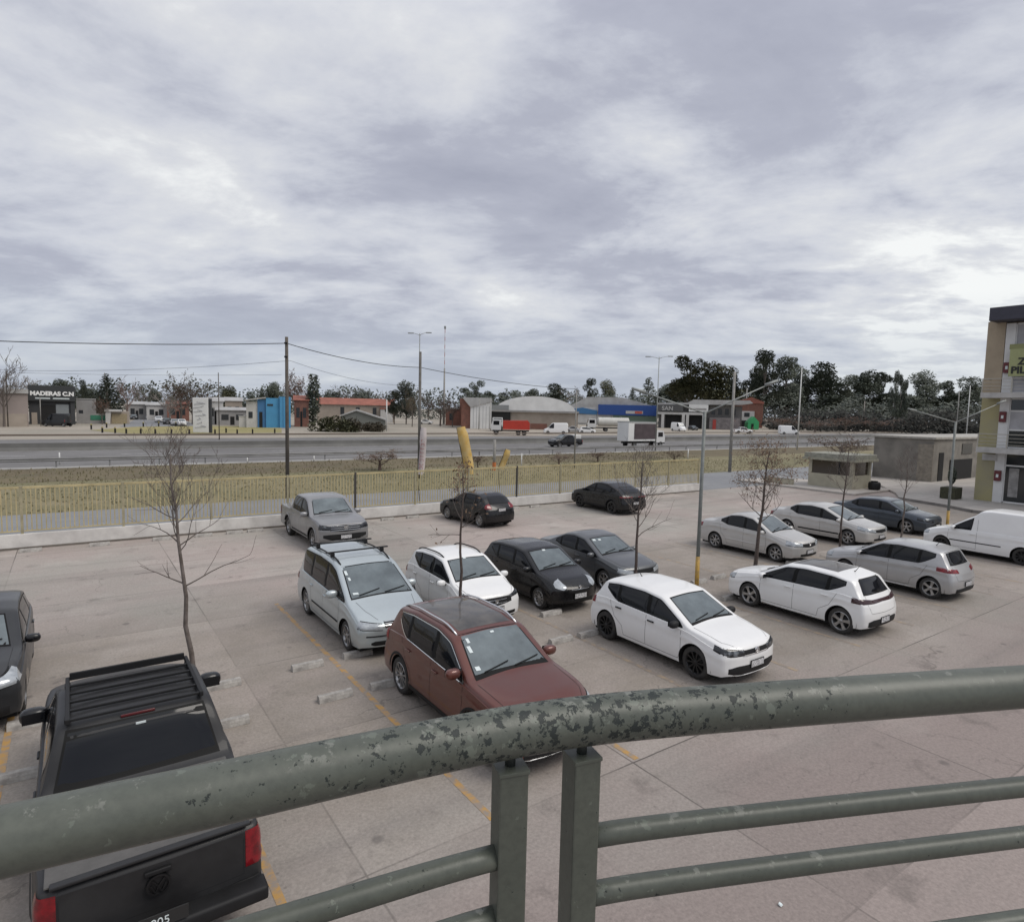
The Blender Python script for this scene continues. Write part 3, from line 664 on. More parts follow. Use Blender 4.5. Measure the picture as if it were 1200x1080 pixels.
    s = sedan(L=4.63, W=1.78, H=1.46, wb=2.7, fo=.95, Rw=.32, paint=P_navy, rim='five', rr=3.2, hl=(.38, .7, .85, [(0, .60), (1, .70)], [(0, .68), (1, .78)], M_lampD), front=[('grille', M_trim, [(0, .26, .60), (.5, .28, .5), (.68, .34, .42)])])
    make_car('slate blue sedan facing the balcony, rightmost of the row of parked sedans', 'sedan', G1, 32.2, 14.45, HD_S, s)
    # white van
    L = 4.2
    s = dict(L=L, W=1.72, H=1.86, wb=2.65, fo=.8, Rw=.31, paint=P_white, rim='cover', rimmat=M_hub, handlemat=P_white,
        top=[(0, .72), (.1, .80), (.45, .93), (.95, 1.02), (1.55, 1.42), (1.85, 1.60), (2.05, 1.80), (2.4, 1.86), (3.9, 1.85), (4.15, 1.72), (4.2, 1.4)],
        belt=[(0, .66), (.5, .84), (1.0, .98), (1.7, 1.0), (1.95, 1.0), (4.2, 1.0)], dlo=(1.05, 1.85, .05), pillars=[], ws=(1.08, 1.40, .64, .56), mirror=(1.25, 1.02), doors=[[(1.05, .95), (1.02, .6), (1.1, .32)], [(2.0, 1.45), (2.0, .32)], [(1.1, .32), (2.0, .32)]],
        handles=[(1.85, .88)], molding=(.56, 1.1, 2.8, .04, M_trim), hl=(.42, .5, .8, [(0, .62), (1, .68)], [(0, .72), (1, .80)], M_lamp), front=[('grille', M_trim, [(0, .54, .64), (.4, .56, .64)])], tum=.12, tl=(.6, .2, .9, [(0, .9), (1, .9)], [(0, 1.2), (1, 1.2)], M_tail), pf=(.42, 0), tail=[(0, 0), (2, 0)])
    make_car('white panel van cut off by the right edge of the photo', 'van', G2, 29.35, 9.3, HD_N, s, 'panel_van')
    # near black pickup
    s = pickup(P_pick); s['rear'] = [('rear_step', M_trim, [(0, .46, .60), (.9, .46, .60)], .05)]
    s['handlemat'] = P_pick; s['mirmat'] = P_black; s['mirsize'] = 1.35
    rt_, body, surf, X, strip, ribbon = make_car('black double cab pickup with roof rack and covered bed, below the handrail', 'pickup truck', G2, .54, 8.9, HD_N, s, 'pickup_truck')
    s['extra'] = 1
    near_pickup_extras(rt_, body, surf, X, strip)

def pickup(p):
    L = 5.25
    return dict(L=L, W=1.95, H=1.80, wb=3.1, fo=.93, Rw=.385, gap=.07, sill=.36, tw=.25, paint=p, rim='six', clad=.075, cladmat=p,
        top=[(0, 1.0), (.1, 1.06), (.5, 1.14), (1.3, 1.2), (2.0, 1.70), (2.35, 1.79), (3.3, 1.79), (3.47, 1.70), (3.72, 1.20), (3.78, 1.155), (5.15, 1.15), (5.25, 1.12)],
        belt=[(0, .94), (.5, 1.06), (1.2, 1.12), (1.8, 1.14), (3.6, 1.18), (3.8, 1.14), (5.25, 1.10)], nose=[(.3, .10), (.5, 0), (.8, 0), (1.0, .06), (1.2, .12)], tail=[(.3, 0), (2, 0)], planf=.2, planr=.05,
        dlo=(1.4, 3.52, .12), pillars=[2.45], ws=(1.26, 1.70, .72, .6), rw=(1.22, 1.70, .77, .66), winlift=.05,
        doors=[[(1.48, 1.1), (1.46, .6), (1.52, .42)], [(2.47, 1.16), (2.46, .42)], [(1.52, .42), (3.3, .42)], [(3.5, 1.16), (3.48, .8), (3.3, .6), (3.3, .42)], [(3.7, 1.13), (3.7, .45)]], handles=[(2.3, 1.0), (3.3, 1.02)], mirror=(1.62, 1.18), mirsize=1.25,
        hl=(.55, .45, .8, [(0, .84), (1, .86)], [(0, .96), (1, 1.02)], M_lampD), front=[('grille', M_trim, [(0, .76, 1.0), (.56, .80, .98)]), ('air_intake', M_trim, [(0, .44, .68), (.5, .46, .68), (.8, .56, .66)]), ('skid_plate', M_rimS, [(0, .40, .45), (.55, .41, .46)], .02)], slats=(.82, .96, .54, 3, M_chrome), emblem={'f': (.9, .08), 'w': 1},
        tl=(.76, .22, .95, [(0, .72), (1, .72)], [(0, 1.09), (1, 1.09)], M_tail), rearline=[[(.745, 1.10), (.745, .66), (0, .66)]], rch=.09, tum=.25, sq=3.4, sm=.035,
        molding=(.44, 1.4, 3.4, .07, M_trim))
def near_pickup_extras(rt_, body, surf, X, strip):
    # roof rack: tray with side rails and five cross slats
    rk = empty('roof_rack', (0, 0, 0)); rk.parent = rt_
    x0, x1, w = X(3.42), X(2.12), .66
    f_ = MB()
    for sg in (1, -1): f_.box(x0, x1, sg * w - .022, sg * w + .022, 1.775, 1.835, .01)
    for x in (x0 + .15, x1 - .15):
        for sg in (1, -1): f_.box(x - .05, x + .05, sg * w - .03, sg * w + .03, 1.70, 1.80, .01)
    f_.build('rack_frame', M_trim, rk)
    for i in range(6):
        x = x0 + .03 + (x1 - x0 - .06) * i / 5
        hh = .06 if i == 5 else .0
        MB().box(x - (.018 if i < 5 else .02), x + (.018 if i < 5 else .02), -w + .02, w - .02, 1.80, 1.828 + hh, .006).build('rack_slat', M_trim, rk)
    M_deck = mat('worn_roof_sheet', (.05, .05, .05), .6, col2=(.12, .118, .112), vscale=9, rvar=.2)
    # bed cover and tailgate
    MB().box(X(5.2), X(3.83), -.84, .84, 1.152, 1.172, .012).build('bed_cover', mat('bed_cover_vinyl', (.075, .072, .068), .7, col2=(.11, .105, .10), vscale=3, bump=.2, bscale=60), rt_)
    MB().box(X(5.27), X(5.19), -.80, .80, 1.165, 1.195, .012).build('tailgate_trim', P_pick, rt_)
    MB().box(X(5.285), X(5.25), -.11, .11, 1.0, 1.045, .01).build('tailgate_handle', M_trim, rt_, True)
    e_ = MB().lathe([(0, .0), (.08, .0), (.082, .014), (.1, .014), (.1, -.02)], 24)
    for a, b in (((-.5, .55), (0, -.1)), ((.5, .55), (0, -.1)), ((-.62, .1), (-.25, -.7)), ((.62, .1), (.25, -.7)), ((-.25, -.7), (0, -.1)), ((.25, -.7), (0, -.1))): e_.tube([(a[0] * .1, .008, a[1] * .1), (b[0] * .1, .008, b[1] * .1)], .008, 4)
    o = e_.build('emblem', mat('black_chrome', (.012, .012, .013), .4, .3), rt_, 40); o.location = (X(5.275), 0, .90); o.rotation_euler = (0, 0, math.pi / 2)
    MB().box(X(5.45), X(5.22), -.93, .93, .46, .60, .035).build('rear_bumper', M_trim, rt_, True)
    pl = MB().box(X(5.462), X(5.45), -.22, .18, .62, .75, .004).build('number_plate', M_plateframe, rt_)
    text('805', .105, pl, (X(5.468), .01, .645), R(-90), M_paper, .002)
    h, nn = surf((X(3.5), 0, 1.735), (1, 0, 0))
    MB().box(-.012, .012, -.17, .17, -.014, .014, .006).build('brake_light', mat('dark_brake_lens', (.09, .012, .014), .2), rt_, True, loc=h + nn * .01)
    MB().box(-.006, .006, -.05, .05, -.012, .012, .003).build('sticker', M_paper, rt_, loc=surf((X(3.5), -.02, 1.66), (1, 0, 0))[0] + Vector((-.014, 0, 0)))
def text(s, size, parent, loc, rz, m, ext=.01, name='lettering', tilt=R(90), align='CENTER', bold=0):
    cu = bpy.data.curves.new(name, 'FONT'); cu.body = s; cu.size = size; cu.extrude = ext; cu.align_x = align; cu.offset = bold
    t = bpy.data.objects.new(name + '_curve', cu); C.objects.link(t)
    dg = bpy.context.evaluated_depsgraph_get(); me = bpy.data.meshes.new_from_object(t.evaluated_get(dg))
    bpy.data.objects.remove(t); me.name = name; me.materials.clear(); me.materials.append(m)
    o = bpy.data.objects.new(name, me); C.objects.link(o); o.rotation_euler = (tilt, 0, rz); o.location = loc
    if parent: o.parent = parent
    return o
# ------------------------------------------------------------------ ground
def ground_mat(name, base, alt, patch=None, scale=(.35, 2.5, 30), joints=None, lot=False, rough=.85, bump=.15, strength=.5, grain=.10, stains=0):
    m = bpy.data.materials.new(name); m.use_nodes = True; t = m.node_tree; b = t.nodes['Principled BSDF']; b.inputs['Roughness'].default_value = rough; b.inputs['Specular IOR Level'].default_value = .3
    def n(k, **q):
        x = t.nodes.new(k)
        for a, c in q.items(): setattr(x, a, c)
        return x
    ln = t.links.new; geo = n('ShaderNodeTexCoord').outputs['Object']
    def noi(s, d=6, r=.6, w=None):
        x = n('ShaderNodeTexNoise'); ln(w or geo, x.inputs['Vector']); x.inputs['Scale'].default_value = s; x.inputs['Detail'].default_value = d; x.inputs['Roughness'].default_value = r; return x.outputs['Fac']
    def rng(s, a, c, lo=0, hi=1):
        x = n('ShaderNodeMapRange'); ln(s, x.inputs[0]); x.inputs[1].default_value = a; x.inputs[2].default_value = c; x.inputs[3].default_value = lo; x.inputs[4].default_value = hi; return x.outputs[0]
    def mix(f, a, c, bt='MIX'):
        x = n('ShaderNodeMixRGB', blend_type=bt)
        if isinstance(f, float): x.inputs[0].default_value = f
        else: ln(f, x.inputs[0])
        for i, v in ((1, a), (2, c)):
            if isinstance(v, tuple): x.inputs[i].default_value = (*v, 1)
            else: ln(v, x.inputs[i])
        return x.outputs[0]
    col = mix(rng(noi(scale[0]), .38, .62), base, alt)
    if patch: col = mix(rng(noi(scale[1], 8), .52, .72, 0, .7), col, patch)
    if lot:
        sv = n('ShaderNodeSeparateXYZ'); ln(geo, sv.inputs[0])
        wv = n('ShaderNodeMath', operation='MULTIPLY_ADD'); ln(noi(.35, 6), wv.inputs[0]); wv.inputs[1].default_value = 5.0; ln(sv.outputs[1], wv.inputs[2])
        st = n('ShaderNodeMath', operation='MULTIPLY'); ln(rng(wv.outputs[0], 8.2, 10.5), st.inputs[0]); ln(rng(wv.outputs[0], 18.0, 21.5, 1, 0), st.inputs[1])
        s2 = n('ShaderNodeMath', operation='MULTIPLY'); ln(st.outputs[0], s2.inputs[0]); ln(rng(noi(.8, 7, .65), .3, .6, .35, 1), s2.inputs[1])
        col = mix(s2.outputs[0], col, (.25, .22, .19))
        col = mix(rng(wv.outputs[0], 7.0, 9.5, .85, 0), col, (.255, .212, .195))
        # long tyre tracks in the aisles
        mpn = n('ShaderNodeMapping'); mpn.inputs['Scale'].default_value = (.06, 1.1, 1); ln(geo, mpn.inputs[0]); tr = noi(1.0, 5, .6, mpn.outputs[0]); col = mix(rng(tr, .52, .68, 0, .42), col, (.20, .18, .165))
        # fine cracks
        vc = n('ShaderNodeTexVoronoi', feature='DISTANCE_TO_EDGE'); vc.inputs['Scale'].default_value = .33
        dn = n('ShaderNodeTexNoise'); dn.inputs['Scale'].default_value = 1.4; dn.inputs['Detail'].default_value = 6; ln(geo, dn.inputs['Vector'])
        dv = n('ShaderNodeVectorMath', operation='MULTIPLY_ADD'); ln(dn.outputs['Color'], dv.inputs[0]); dv.inputs[1].default_value = (1.3, 1.3, 0); ln(geo, dv.inputs[2]); ln(dv.outputs[0], vc.inputs['Vector'])
        ck = n('ShaderNodeMath', operation='MULTIPLY'); ln(rng(vc.outputs['Distance'], .0, .006, .45, 0), ck.inputs[0]); ln(rng(noi(.22, 3), .47, .56), ck.inputs[1]); col = mix(ck.outputs[0], col, (.07, .062, .055))
        # drips of oil and pale grit
        v3 = n('ShaderNodeTexVoronoi'); ln(geo, v3.inputs['Vector']); v3.inputs['Scale'].default_value = 3.5; col = mix(rng(v3.outputs['Distance'], .03, .10, .5, 0), col, (.12, .105, .095))
        v4 = n('ShaderNodeTexVoronoi'); ln(geo, v4.inputs['Vector']); v4.inputs['Scale'].default_value = 5.2; col = mix(rng(v4.outputs['Distance'], .02, .05, .4, 0), col, (.46, .43, .40))
    g = rng(noi(scale[2], 3, .7), .3, .7, 1 - grain, 1 + grain); gc = n('ShaderNodeCombineXYZ')
    for i in range(3): ln(g, gc.inputs[i])
    col = mix(1.0, col, gc.outputs[0], 'MULTIPLY')
    if stains:
        s1 = rng(noi(1.1, 9, .65), .58, .70); col = mix(mix(1.0, s1, (stains,) * 3, 'MULTIPLY'), col, (.085, .075, .068))
        v = n('ShaderNodeTexVoronoi'); ln(geo, v.inputs['Vector']); v.inputs['Scale'].default_value = .9; sp = rng(v.outputs['Distance'], .05, .09, .55, 0); col = mix(sp, col, (.10, .09, .085))
    if joints:
        sp = n('ShaderNodeSeparateXYZ'); ln(geo, sp.inputs[0])
        wob = noi(2.0, 3)
        fs = []
        for ax, per, off in joints:
            a = n('ShaderNodeMath', operation='MULTIPLY_ADD'); ln(wob, a.inputs[0]); a.inputs[1].default_value = .02; ln(sp.outputs[ax], a.inputs[2])
            b1 = n('ShaderNodeMath', operation='SUBTRACT'); ln(a.outputs[0], b1.inputs[0]); b1.inputs[1].default_value = off - per / 2
            c = n('ShaderNodeMath', operation='MODULO'); 
            pm = n('ShaderNodeMath', operation='FLOORED_MODULO'); ln(b1.outputs[0], pm.inputs[0]); pm.inputs[1].default_value = per
            d = n('ShaderNodeMath', operation='SUBTRACT'); ln(pm.outputs[0], d.inputs[0]); d.inputs[1].default_value = per / 2
            e = n('ShaderNodeMath', operation='ABSOLUTE'); ln(d.outputs[0], e.inputs[0]); fs.append(rng(e.outputs[0], .008, .018, 1, 0))
        mx = n('ShaderNodeMath', operation='MAXIMUM'); ln(fs[0], mx.inputs[0]); ln(fs[1], mx.inputs[1])
        ml = n('ShaderNodeMath', operation='MULTIPLY'); ln(mx.outputs[0], ml.inputs[0]); ln(rng(noi(.25, 5), .40, .62, .12, .75), ml.inputs[1])
        col = mix(ml.outputs[0], col, (.05, .045, .04))
        # every slab a slightly different tone
        fl = []
        for ax, per, off in joints:
            a = n('ShaderNodeMath', operation='MULTIPLY_ADD'); ln(sp.outputs[ax], a.inputs[0]); a.inputs[1].default_value = 1 / per; a.inputs[2].default_value = -off / per
            f_ = n('ShaderNodeMath', operation='FLOOR'); ln(a.outputs[0], f_.inputs[0]); fl.append(f_.outputs[0])
        cbn = n('ShaderNodeCombineXYZ'); ln(fl[0], cbn.inputs[0]); ln(fl[1], cbn.inputs[1]); wn = n('ShaderNodeTexWhiteNoise'); ln(cbn.outputs[0], wn.inputs['Vector'])
        w = rng(wn.outputs['Value'], 0, 1, .90, 1.10); wc = n('ShaderNodeCombineXYZ')
        for i in range(3): ln(w, wc.inputs[i])
        col = mix(1.0, col, wc.outputs[0], 'MULTIPLY')
    ln(col, b.inputs['Base Color'])
    bp = n('ShaderNodeBump'); bp.inputs['Strength'].default_value = strength; bp.inputs['Distance'].default_value = bump * .1; ln(noi(scale[2] * 1.5, 5, .7), bp.inputs['Height']); ln(bp.outputs[0], b.inputs['Normal'])
    return m
def sheet(name, u0, u1, v0, v1, z, m, th=None, kind='structure'):
    mb = MB()
    if th: mb.box(u0, u1, v0, v1, z - th, z)
    else: mb.add([(u0, v0, z), (u1, v0, z), (u1, v1, z), (u0, v1, z)], [(0, 1, 2, 3)])
    o = mb.build(name, m, None, rz=LOTA, loc=(0, 0, 0)); return tag(o, kind=kind)
def road_sheet(name, pts, z, m):
    mb = MB(); mb.add([(a, b, z) for a, b in pts], [tuple(range(len(pts)))]); return tag(mb.build(name, m, None, rz=LOTA, loc=(0, 0, 0)), kind='structure')
M_lot = ground_mat('lot_concrete', (.345, .293, .268), (.31, .292, .262), (.41, .372, .34), (.16, .5, 22), joints=((0, 4.25, 2.62), (1, 3.35, 6.42)), grain=.15, stains=.42, lot=True)
M_asph = ground_mat('street_asphalt', (.20, .205, .215), (.23, .235, .24), (.17, .17, .175), (.2, 1.0, 40), grain=.12)
M_hwy = ground_mat('highway_asphalt', (.15, .145, .142), (.185, .18, .178), (.115, .11, .108), (.05, .35, 6), grain=.10)
M_earth = ground_mat('dry_earth', (.34, .30, .25), (.26, .24, .20), (.40, .36, .30), (.03, .15, 3), grain=.1)
M_dry = ground_mat('dry_grass_ground', (.20, .175, .10), (.15, .14, .075), (.27, .23, .15), (.07, .4, 9), grain=.25)
M_scrub = ground_mat('scrub_ground', (.115, .092, .058), (.155, .128, .075), (.085, .088, .042), (.09, .5, 5), grain=.25)
M_lawn = ground_mat('yellow_lawn', (.30, .255, .115), (.23, .21, .09), (.35, .30, .17), (.06, .3, 5), grain=.2)
M_pave = ground_mat('pale_paving', (.42, .385, .35), (.36, .34, .31), (.46, .43, .40), (.3, 1.2, 20), joints=((0, 1.5, 0), (1, 1.5, 0)), grain=.08)

def build_ground():
    sheet('ground', -900, 1100, -60, 1300, -.012, M_earth)
    sheet('parking_lot', -30, 95, -25, 28.0, -.008, M_lot)
    sheet('service_street', -90, 220, 28.0, 36.0, -.004, M_asph)
    sheet('yellow_verge', -110, 240, 36.0, 50.0, -.006, M_dry)
    sheet('scrub_verge', -140, 260, 49.5, 59.0, -.002, M_scrub)
    sheet('highway', -300, 560, 59.0, 101.0, .0, M_hwy)
    M_line = mat('worn_white_line', (.55, .55, .54), .7, col2=(.22, .22, .22), vscale=1.5)
    M_pale = mat('pale_gravel', (.38, .37, .35), .9, var=.3, vscale=.5)
    sheet('road_shoulder', -300, 560, 59.05, 60.6, .005, M_pale)
    mb = MB()
    for v in (78.5, 81.2, 99.8): mb.add([(-300, v, .008), (560, v, .008), (560, v + .18, .008), (-300, v + .18, .008)], [(0, 1, 2, 3)])
    for v in (66.5, 72.5):
        for u in range(-200, 400, 12): mb.add([(u, v, .008), (u + 4.5, v, .008), (u + 4.5, v + .22, .008), (u, v + .22, .008)], [(0, 1, 2, 3)])
    for u in range(-200, 400, 12): mb.add([(u, 90, .008), (u + 4.5, 90, .008), (u + 4.5, 90.2, .008), (u, 90.2, .008)], [(0, 1, 2, 3)])
    tag(mb.build('lane_marking', M_line, None, rz=LOTA), kind='structure')
    sheet('road_median', -300, 560, 79.2, 80.8, .012, mat('median_strip', (.20, .19, .165), .9, var=.3, vscale=.4))
    # yellow stall lines
    M_yel = mat('worn_yellow_line', (.42, .245, .075), .75, col2=(.255, .215, .18), vscale=5.5, contrast=(.42, .60), vdetail=9)
    M_yel2 = mat('very_worn_line', (.33, .255, .175), .75, col2=(.235, .20, .172), vscale=5, contrast=(.45, .62), vdetail=9)
    mb = MB(); mc = MB()
    for i, u in enumerate((-.95, 1.7, 4.35, 6.98, 9.63, 12.3, 14.9, 17.6, 20.2, 22.9, 25.5, 28.2, 30.8, 33.5)):
        t = mb if i < 4 else mc; v0 = 6.45 if i < 5 else 7.0
        for a, b in ((v0, 10.8), (10.8, 17.0)) if i not in (3,) else ((v0, 7.6),):
            if i == 1 and a > 10: continue
            t.add([(u - .05, a, -.004), (u + .05, a, -.004), (u + .05, b, -.004), (u - .05, b, -.004)], [(0, 1, 2, 3)])
    tag(mb.build('stall_line', M_yel, None, rz=LOTA), kind='structure'); tag(mc.build('faded_stall_line', M_yel2, None, rz=LOTA), kind='structure')
    # paved corner in front of the right building and kerbs
    pts = [(44.2, 19.0), (43.2, 16.0), (42.2, 14.2), (42.4, 13.0), (44, 11), (47, 8), (95, 8), (95, 30), (60, 30), (52, 24), (46.5, 20.2)]
    mb = MB().prism(pts, -.01, .13, 'z'); tag(mb.build('pavement', M_pave, None, rz=LOTA), kind='structure')
    n = len(pts); mb = MB()
    M_kerb = mat('kerb_concrete', (.22, .205, .19), .9, var=.3, vscale=2)
    for i in list(range(0, 5)):
        a, b = Vector((*pts[i], 0)), Vector((*pts[i + 1], 0)); d = (b - a).normalized(); q = Vector((-d.y, d.x, 0)) * .07
        mb.add([a - q, b - q, b + q, a + q, a - q + Vector((0, 0, .15)), b - q + Vector((0, 0, .15)), b + q + Vector((0, 0, .15)), a + q + Vector((0, 0, .15))], [(0, 3, 2, 1), (4, 5, 6, 7), (0, 1, 5, 4), (1, 2, 6, 5), (2, 3, 7, 6), (3, 0, 4, 7)])
    tag(mb.build('kerb', M_kerb, None, rz=LOTA), kind='structure')
    mb = MB().box(43.2, 49.0, 21.4, 30.5, -.01, .14, .04); tag(mb.build('booth_island', M_pave, None, rz=LOTA), kind='structure')
    # yellow traffic island by the side road, earth lot beyond
    a, b = GP(105, 506.5), GP(235, 506)
    pts = [GP(105, 504), GP(160, 500), GP(235, 499), GP(330, 499.5), GP(330, 507), GP(235, 508), GP(150, 508)]
    mb = MB().add([(p.x, p.y, .01) for p in pts], [tuple(range(len(pts)))]); tag(mb.build('traffic_island', M_lawn, None), kind='structure')
    pts = [GP(140, 500), GP(235, 500), GP(205, 488), GP(172, 485)]
    mb = MB().add([(p.x, p.y, .006) for p in pts], [tuple(range(4))]); tag(mb.build('side_road', M_asph, None), kind='structure')
    # grass tufts on the verge
    r = random.Random(3); mb = MB()
    for i in range(9000):
        u = r.uniform(-22, 62); v = r.uniform(36.1, 50) if r.random() < .75 else r.uniform(50, 58.8); h = r.uniform(.03, .11) * (2.0 if v > 49 else 1); a = r.uniform(0, 6.28); w = r.uniform(.02, .05); p = UV(u, v, -.01)
        for k in range(2):
            aa = a + k * 1.3; dx, dy = math.cos(aa) * w, math.sin(aa) * w; lx, ly = r.uniform(-.08, .08), r.uniform(-.08, .08)
            mb.add([(p.x - dx, p.y - dy, p.z), (p.x + dx, p.y + dy, p.z), (p.x + lx, p.y + ly, h)], [(0, 1, 2)])
    o = mb.build('grass', mat('dry_grass_blades', (.215, .188, .108), .8, col2=(.155, .143, .08), vscale=.5, contrast=(.4, .6)), None, fix=False); tag(o, 'short dry yellow grass growing on the verge', 'grass', kind='stuff')

# ------------------------------------------------------------------ wall, fence, wheel stops
def build_fence():
    M_wall = mat('limewashed_wall', (.66, .64, .61), .85, col2=(.47, .45, .43), vscale=1.3, bump=.3, bscale=12, contrast=(.3, .6))
    w = empty('low_wall', UV(-32, 27.76), LOTA, 'low whitewashed concrete wall carrying the picket fence', 'wall')
    MB().box(0, 67.2, 0, .18, -.02, .52, .01).build('wall_face', M_wall, w)
    MB().box(0, 67.2, -.06, 0.0, -.02, .06).build('wall_footing', mat('brown_footing', (.17, .15, .13), .9, var=.3), w)  # darker brown strip along the foot of the wall
    f = empty('picket_fence', UV(-32, 27.85), LOTA, 'long olive metal picket fence standing on the low wall', 'fence')
    M_f = mat('olive_fence_paint', (.50, .42, .23), .6, var=.3, vscale=1.5); M_p = mat('fence_post_paint', (.38, .34, .22), .6, var=.3); M_pd = mat('dark_post_paint', (.05, .045, .04), .6)
    us = []; u = 0.0
    step = 3.05
    while u < 67.3: us.append(u); u += step
    for i, a in enumerate(us[:-1]):
        b = us[i + 1]; mb = MB()
        mb.box(a + .05, b - .05, -.025, .025, 2.12, 2.20); mb.box(a + .05, b - .05, -.02, .02, .60, .64)
        k = int((b - a) / .135)
        for j in range(1, k): x = a + (b - a) * j / k; mb.box(x - .017, x + .017, -.011, .011, .64, 2.13)
        mb.build('fence_panel', M_f, f)
    for i, a in enumerate(us):
        dark = abs(a - 32 - 11.9) < 1.6 or abs(a - 32 - 20.5) < 1.6
        MB().box(a - .04, a + .04, -.04, .04, .5, 2.22).build('post', M_pd if dark else M_p, f)
    # wheel stops
    M_stop = mat('wheel_stop_concrete', (.42, .40, .37), .9, col2=(.24, .225, .21), vscale=7, bump=.5, bscale=30)
    proto = MB().prism([(-.09, 0), (.09, 0), (.075, .07), (.045, .115), (-.045, .115), (-.075, .07)], -.31, .31, 'x')
    pm = proto.build('wheel_stop', M_stop, None)
    used = [False]
    def stop(u, v, lab, grp, rz=0):
        o = pm if not used[0] else pm.copy()
        if used[0]: C.objects.link(o)
        used[0] = True; o.location = UV(u, v, -.006); o.rotation_euler = (0, 0, LOTA + rz); tag(o, lab, 'wheel stop', grp)
    g = 'concrete wheel stops between the two rows'
    for u, v, lab in (
        (3.79, 12.45, 'concrete wheel stop farther of the two in the empty stall left of the yellow line'), (4.87, 12.52, 'concrete wheel stop under the front wheel of the silver minivan'),
        (2.2, 12.4, 'concrete wheel stop right of the black pickup, just behind the young tree'), (-.66, 12.52, 'concrete wheel stop at the mirror of the black pickup, near the left edge sedan'),
        (10.1, 12.5, 'concrete wheel stop under the front wheel of the small black hatchback'), (17.07, 12.57, 'worn concrete wheel stop right of the yellow-footed lamp post'), (16.0, 12.5, 'concrete wheel stop just left of the yellow-footed lamp post, partly behind the white hatchback'),
        (3.8, 10.85, 'concrete wheel stop nearer of the two in the empty stall left of the yellow line'), (4.78, 10.84, 'concrete wheel stop at the rear wheel of the red-brown suv'), (9.1, 10.88, 'concrete wheel stop right of the red mirror of the red-brown suv'),
        (2.0, 10.82, 'concrete wheel stop beside the right flank of the black pickup'), (-.7, 10.8, 'concrete wheel stop beside the left flank of the black pickup'), (9.93, 10.85, 'concrete wheel stop behind the rear wheel of the white hatchback with black wheels'),
        (15.4, 10.95, 'concrete wheel stop at the front wheel of the white hatchback with dark roof'), (21.2, 12.5, 'concrete wheel stop under the nose of the cream-silver sedan behind the brown-leaved tree'), (26.5, 12.5, 'concrete wheel stop under the nose of the cream-silver sedan with long windscreen')):
        stop(u, v, lab, g, rnd.uniform(-.05, .05))
    g = 'concrete wheel stops along the fence wall'
    names = ['at the left edge of the photo', 'second from the left edge', 'third from the left edge', 'left of the leaning young tree', 'just behind the trunk of the young tree', 'right of the trunk of the young tree', 'left of the grey pickup']
    for (u, v), nme in zip(((-1.25, 27.15), (.75, 27.15), (2.75, 27.17), (4.2, 27.15), (5.35, 27.2), (6.15, 27.2)), names): stop(u, v, 'small pale wheel stop along the fence wall, ' + nme, g)
    for u, nme in ((12.0, 'first right of the grey pickup'), (13.3, 'second right of the grey pickup'), (17.9, 'first right of the black hatchback'), (19.2, 'second right of the black hatchback'), (20.6, 'left of the black coupe-backed suv'), (27.0, 'right of the black coupe-backed suv')):
        stop(u, 27.17, 'small pale wheel stop along the fence wall, ' + nme, g)

# ------------------------------------------------------------------ trees
def branch(mb, p, d, L_, r, lvl, rg, tips, up=.25, kids=4, spread=.75, shrink=.62, wig=.18, n=6):
    pts = [p]; rr = [r]; k = 5; q = d.normalized(); cur = p
    for i in range(k):
        q = (q + Vector((rg.uniform(-wig, wig), rg.uniform(-wig, wig), rg.uniform(-wig, wig) + up * .25))).normalized(); cur = cur + q * (L_ / k); pts.append(cur); rr.append(max(.0025, r * (1 - .72 * (i + 1) / k)))
    mb.tube(pts, rr, max(3, n), caps=False)
    if lvl <= 0: tips.append((pts[-1], q)); tips.append((pts[-3], q)); return
    for j in range(kids):
        t = rg.uniform(.25, 1.0); i = min(k - 1, int(t * k)); b = pts[i].lerp(pts[i + 1], t * k - i if i < k else 1)
        a = rg.uniform(0, 6.28); o = q.orthogonal().normalized(); o2 = q.cross(o); dd = (q * (1 - spread * .5) + (o * math.cos(a) + o2 * math.sin(a)) * spread + Vector((0, 0, up))).normalized()
        branch(mb, b, dd, L_ * shrink * rg.uniform(.7, 1.15), max(.003, rr[i] * .62), lvl - 1, rg, tips, up, max(2, kids - 1), spread, shrink, wig, n - 1)
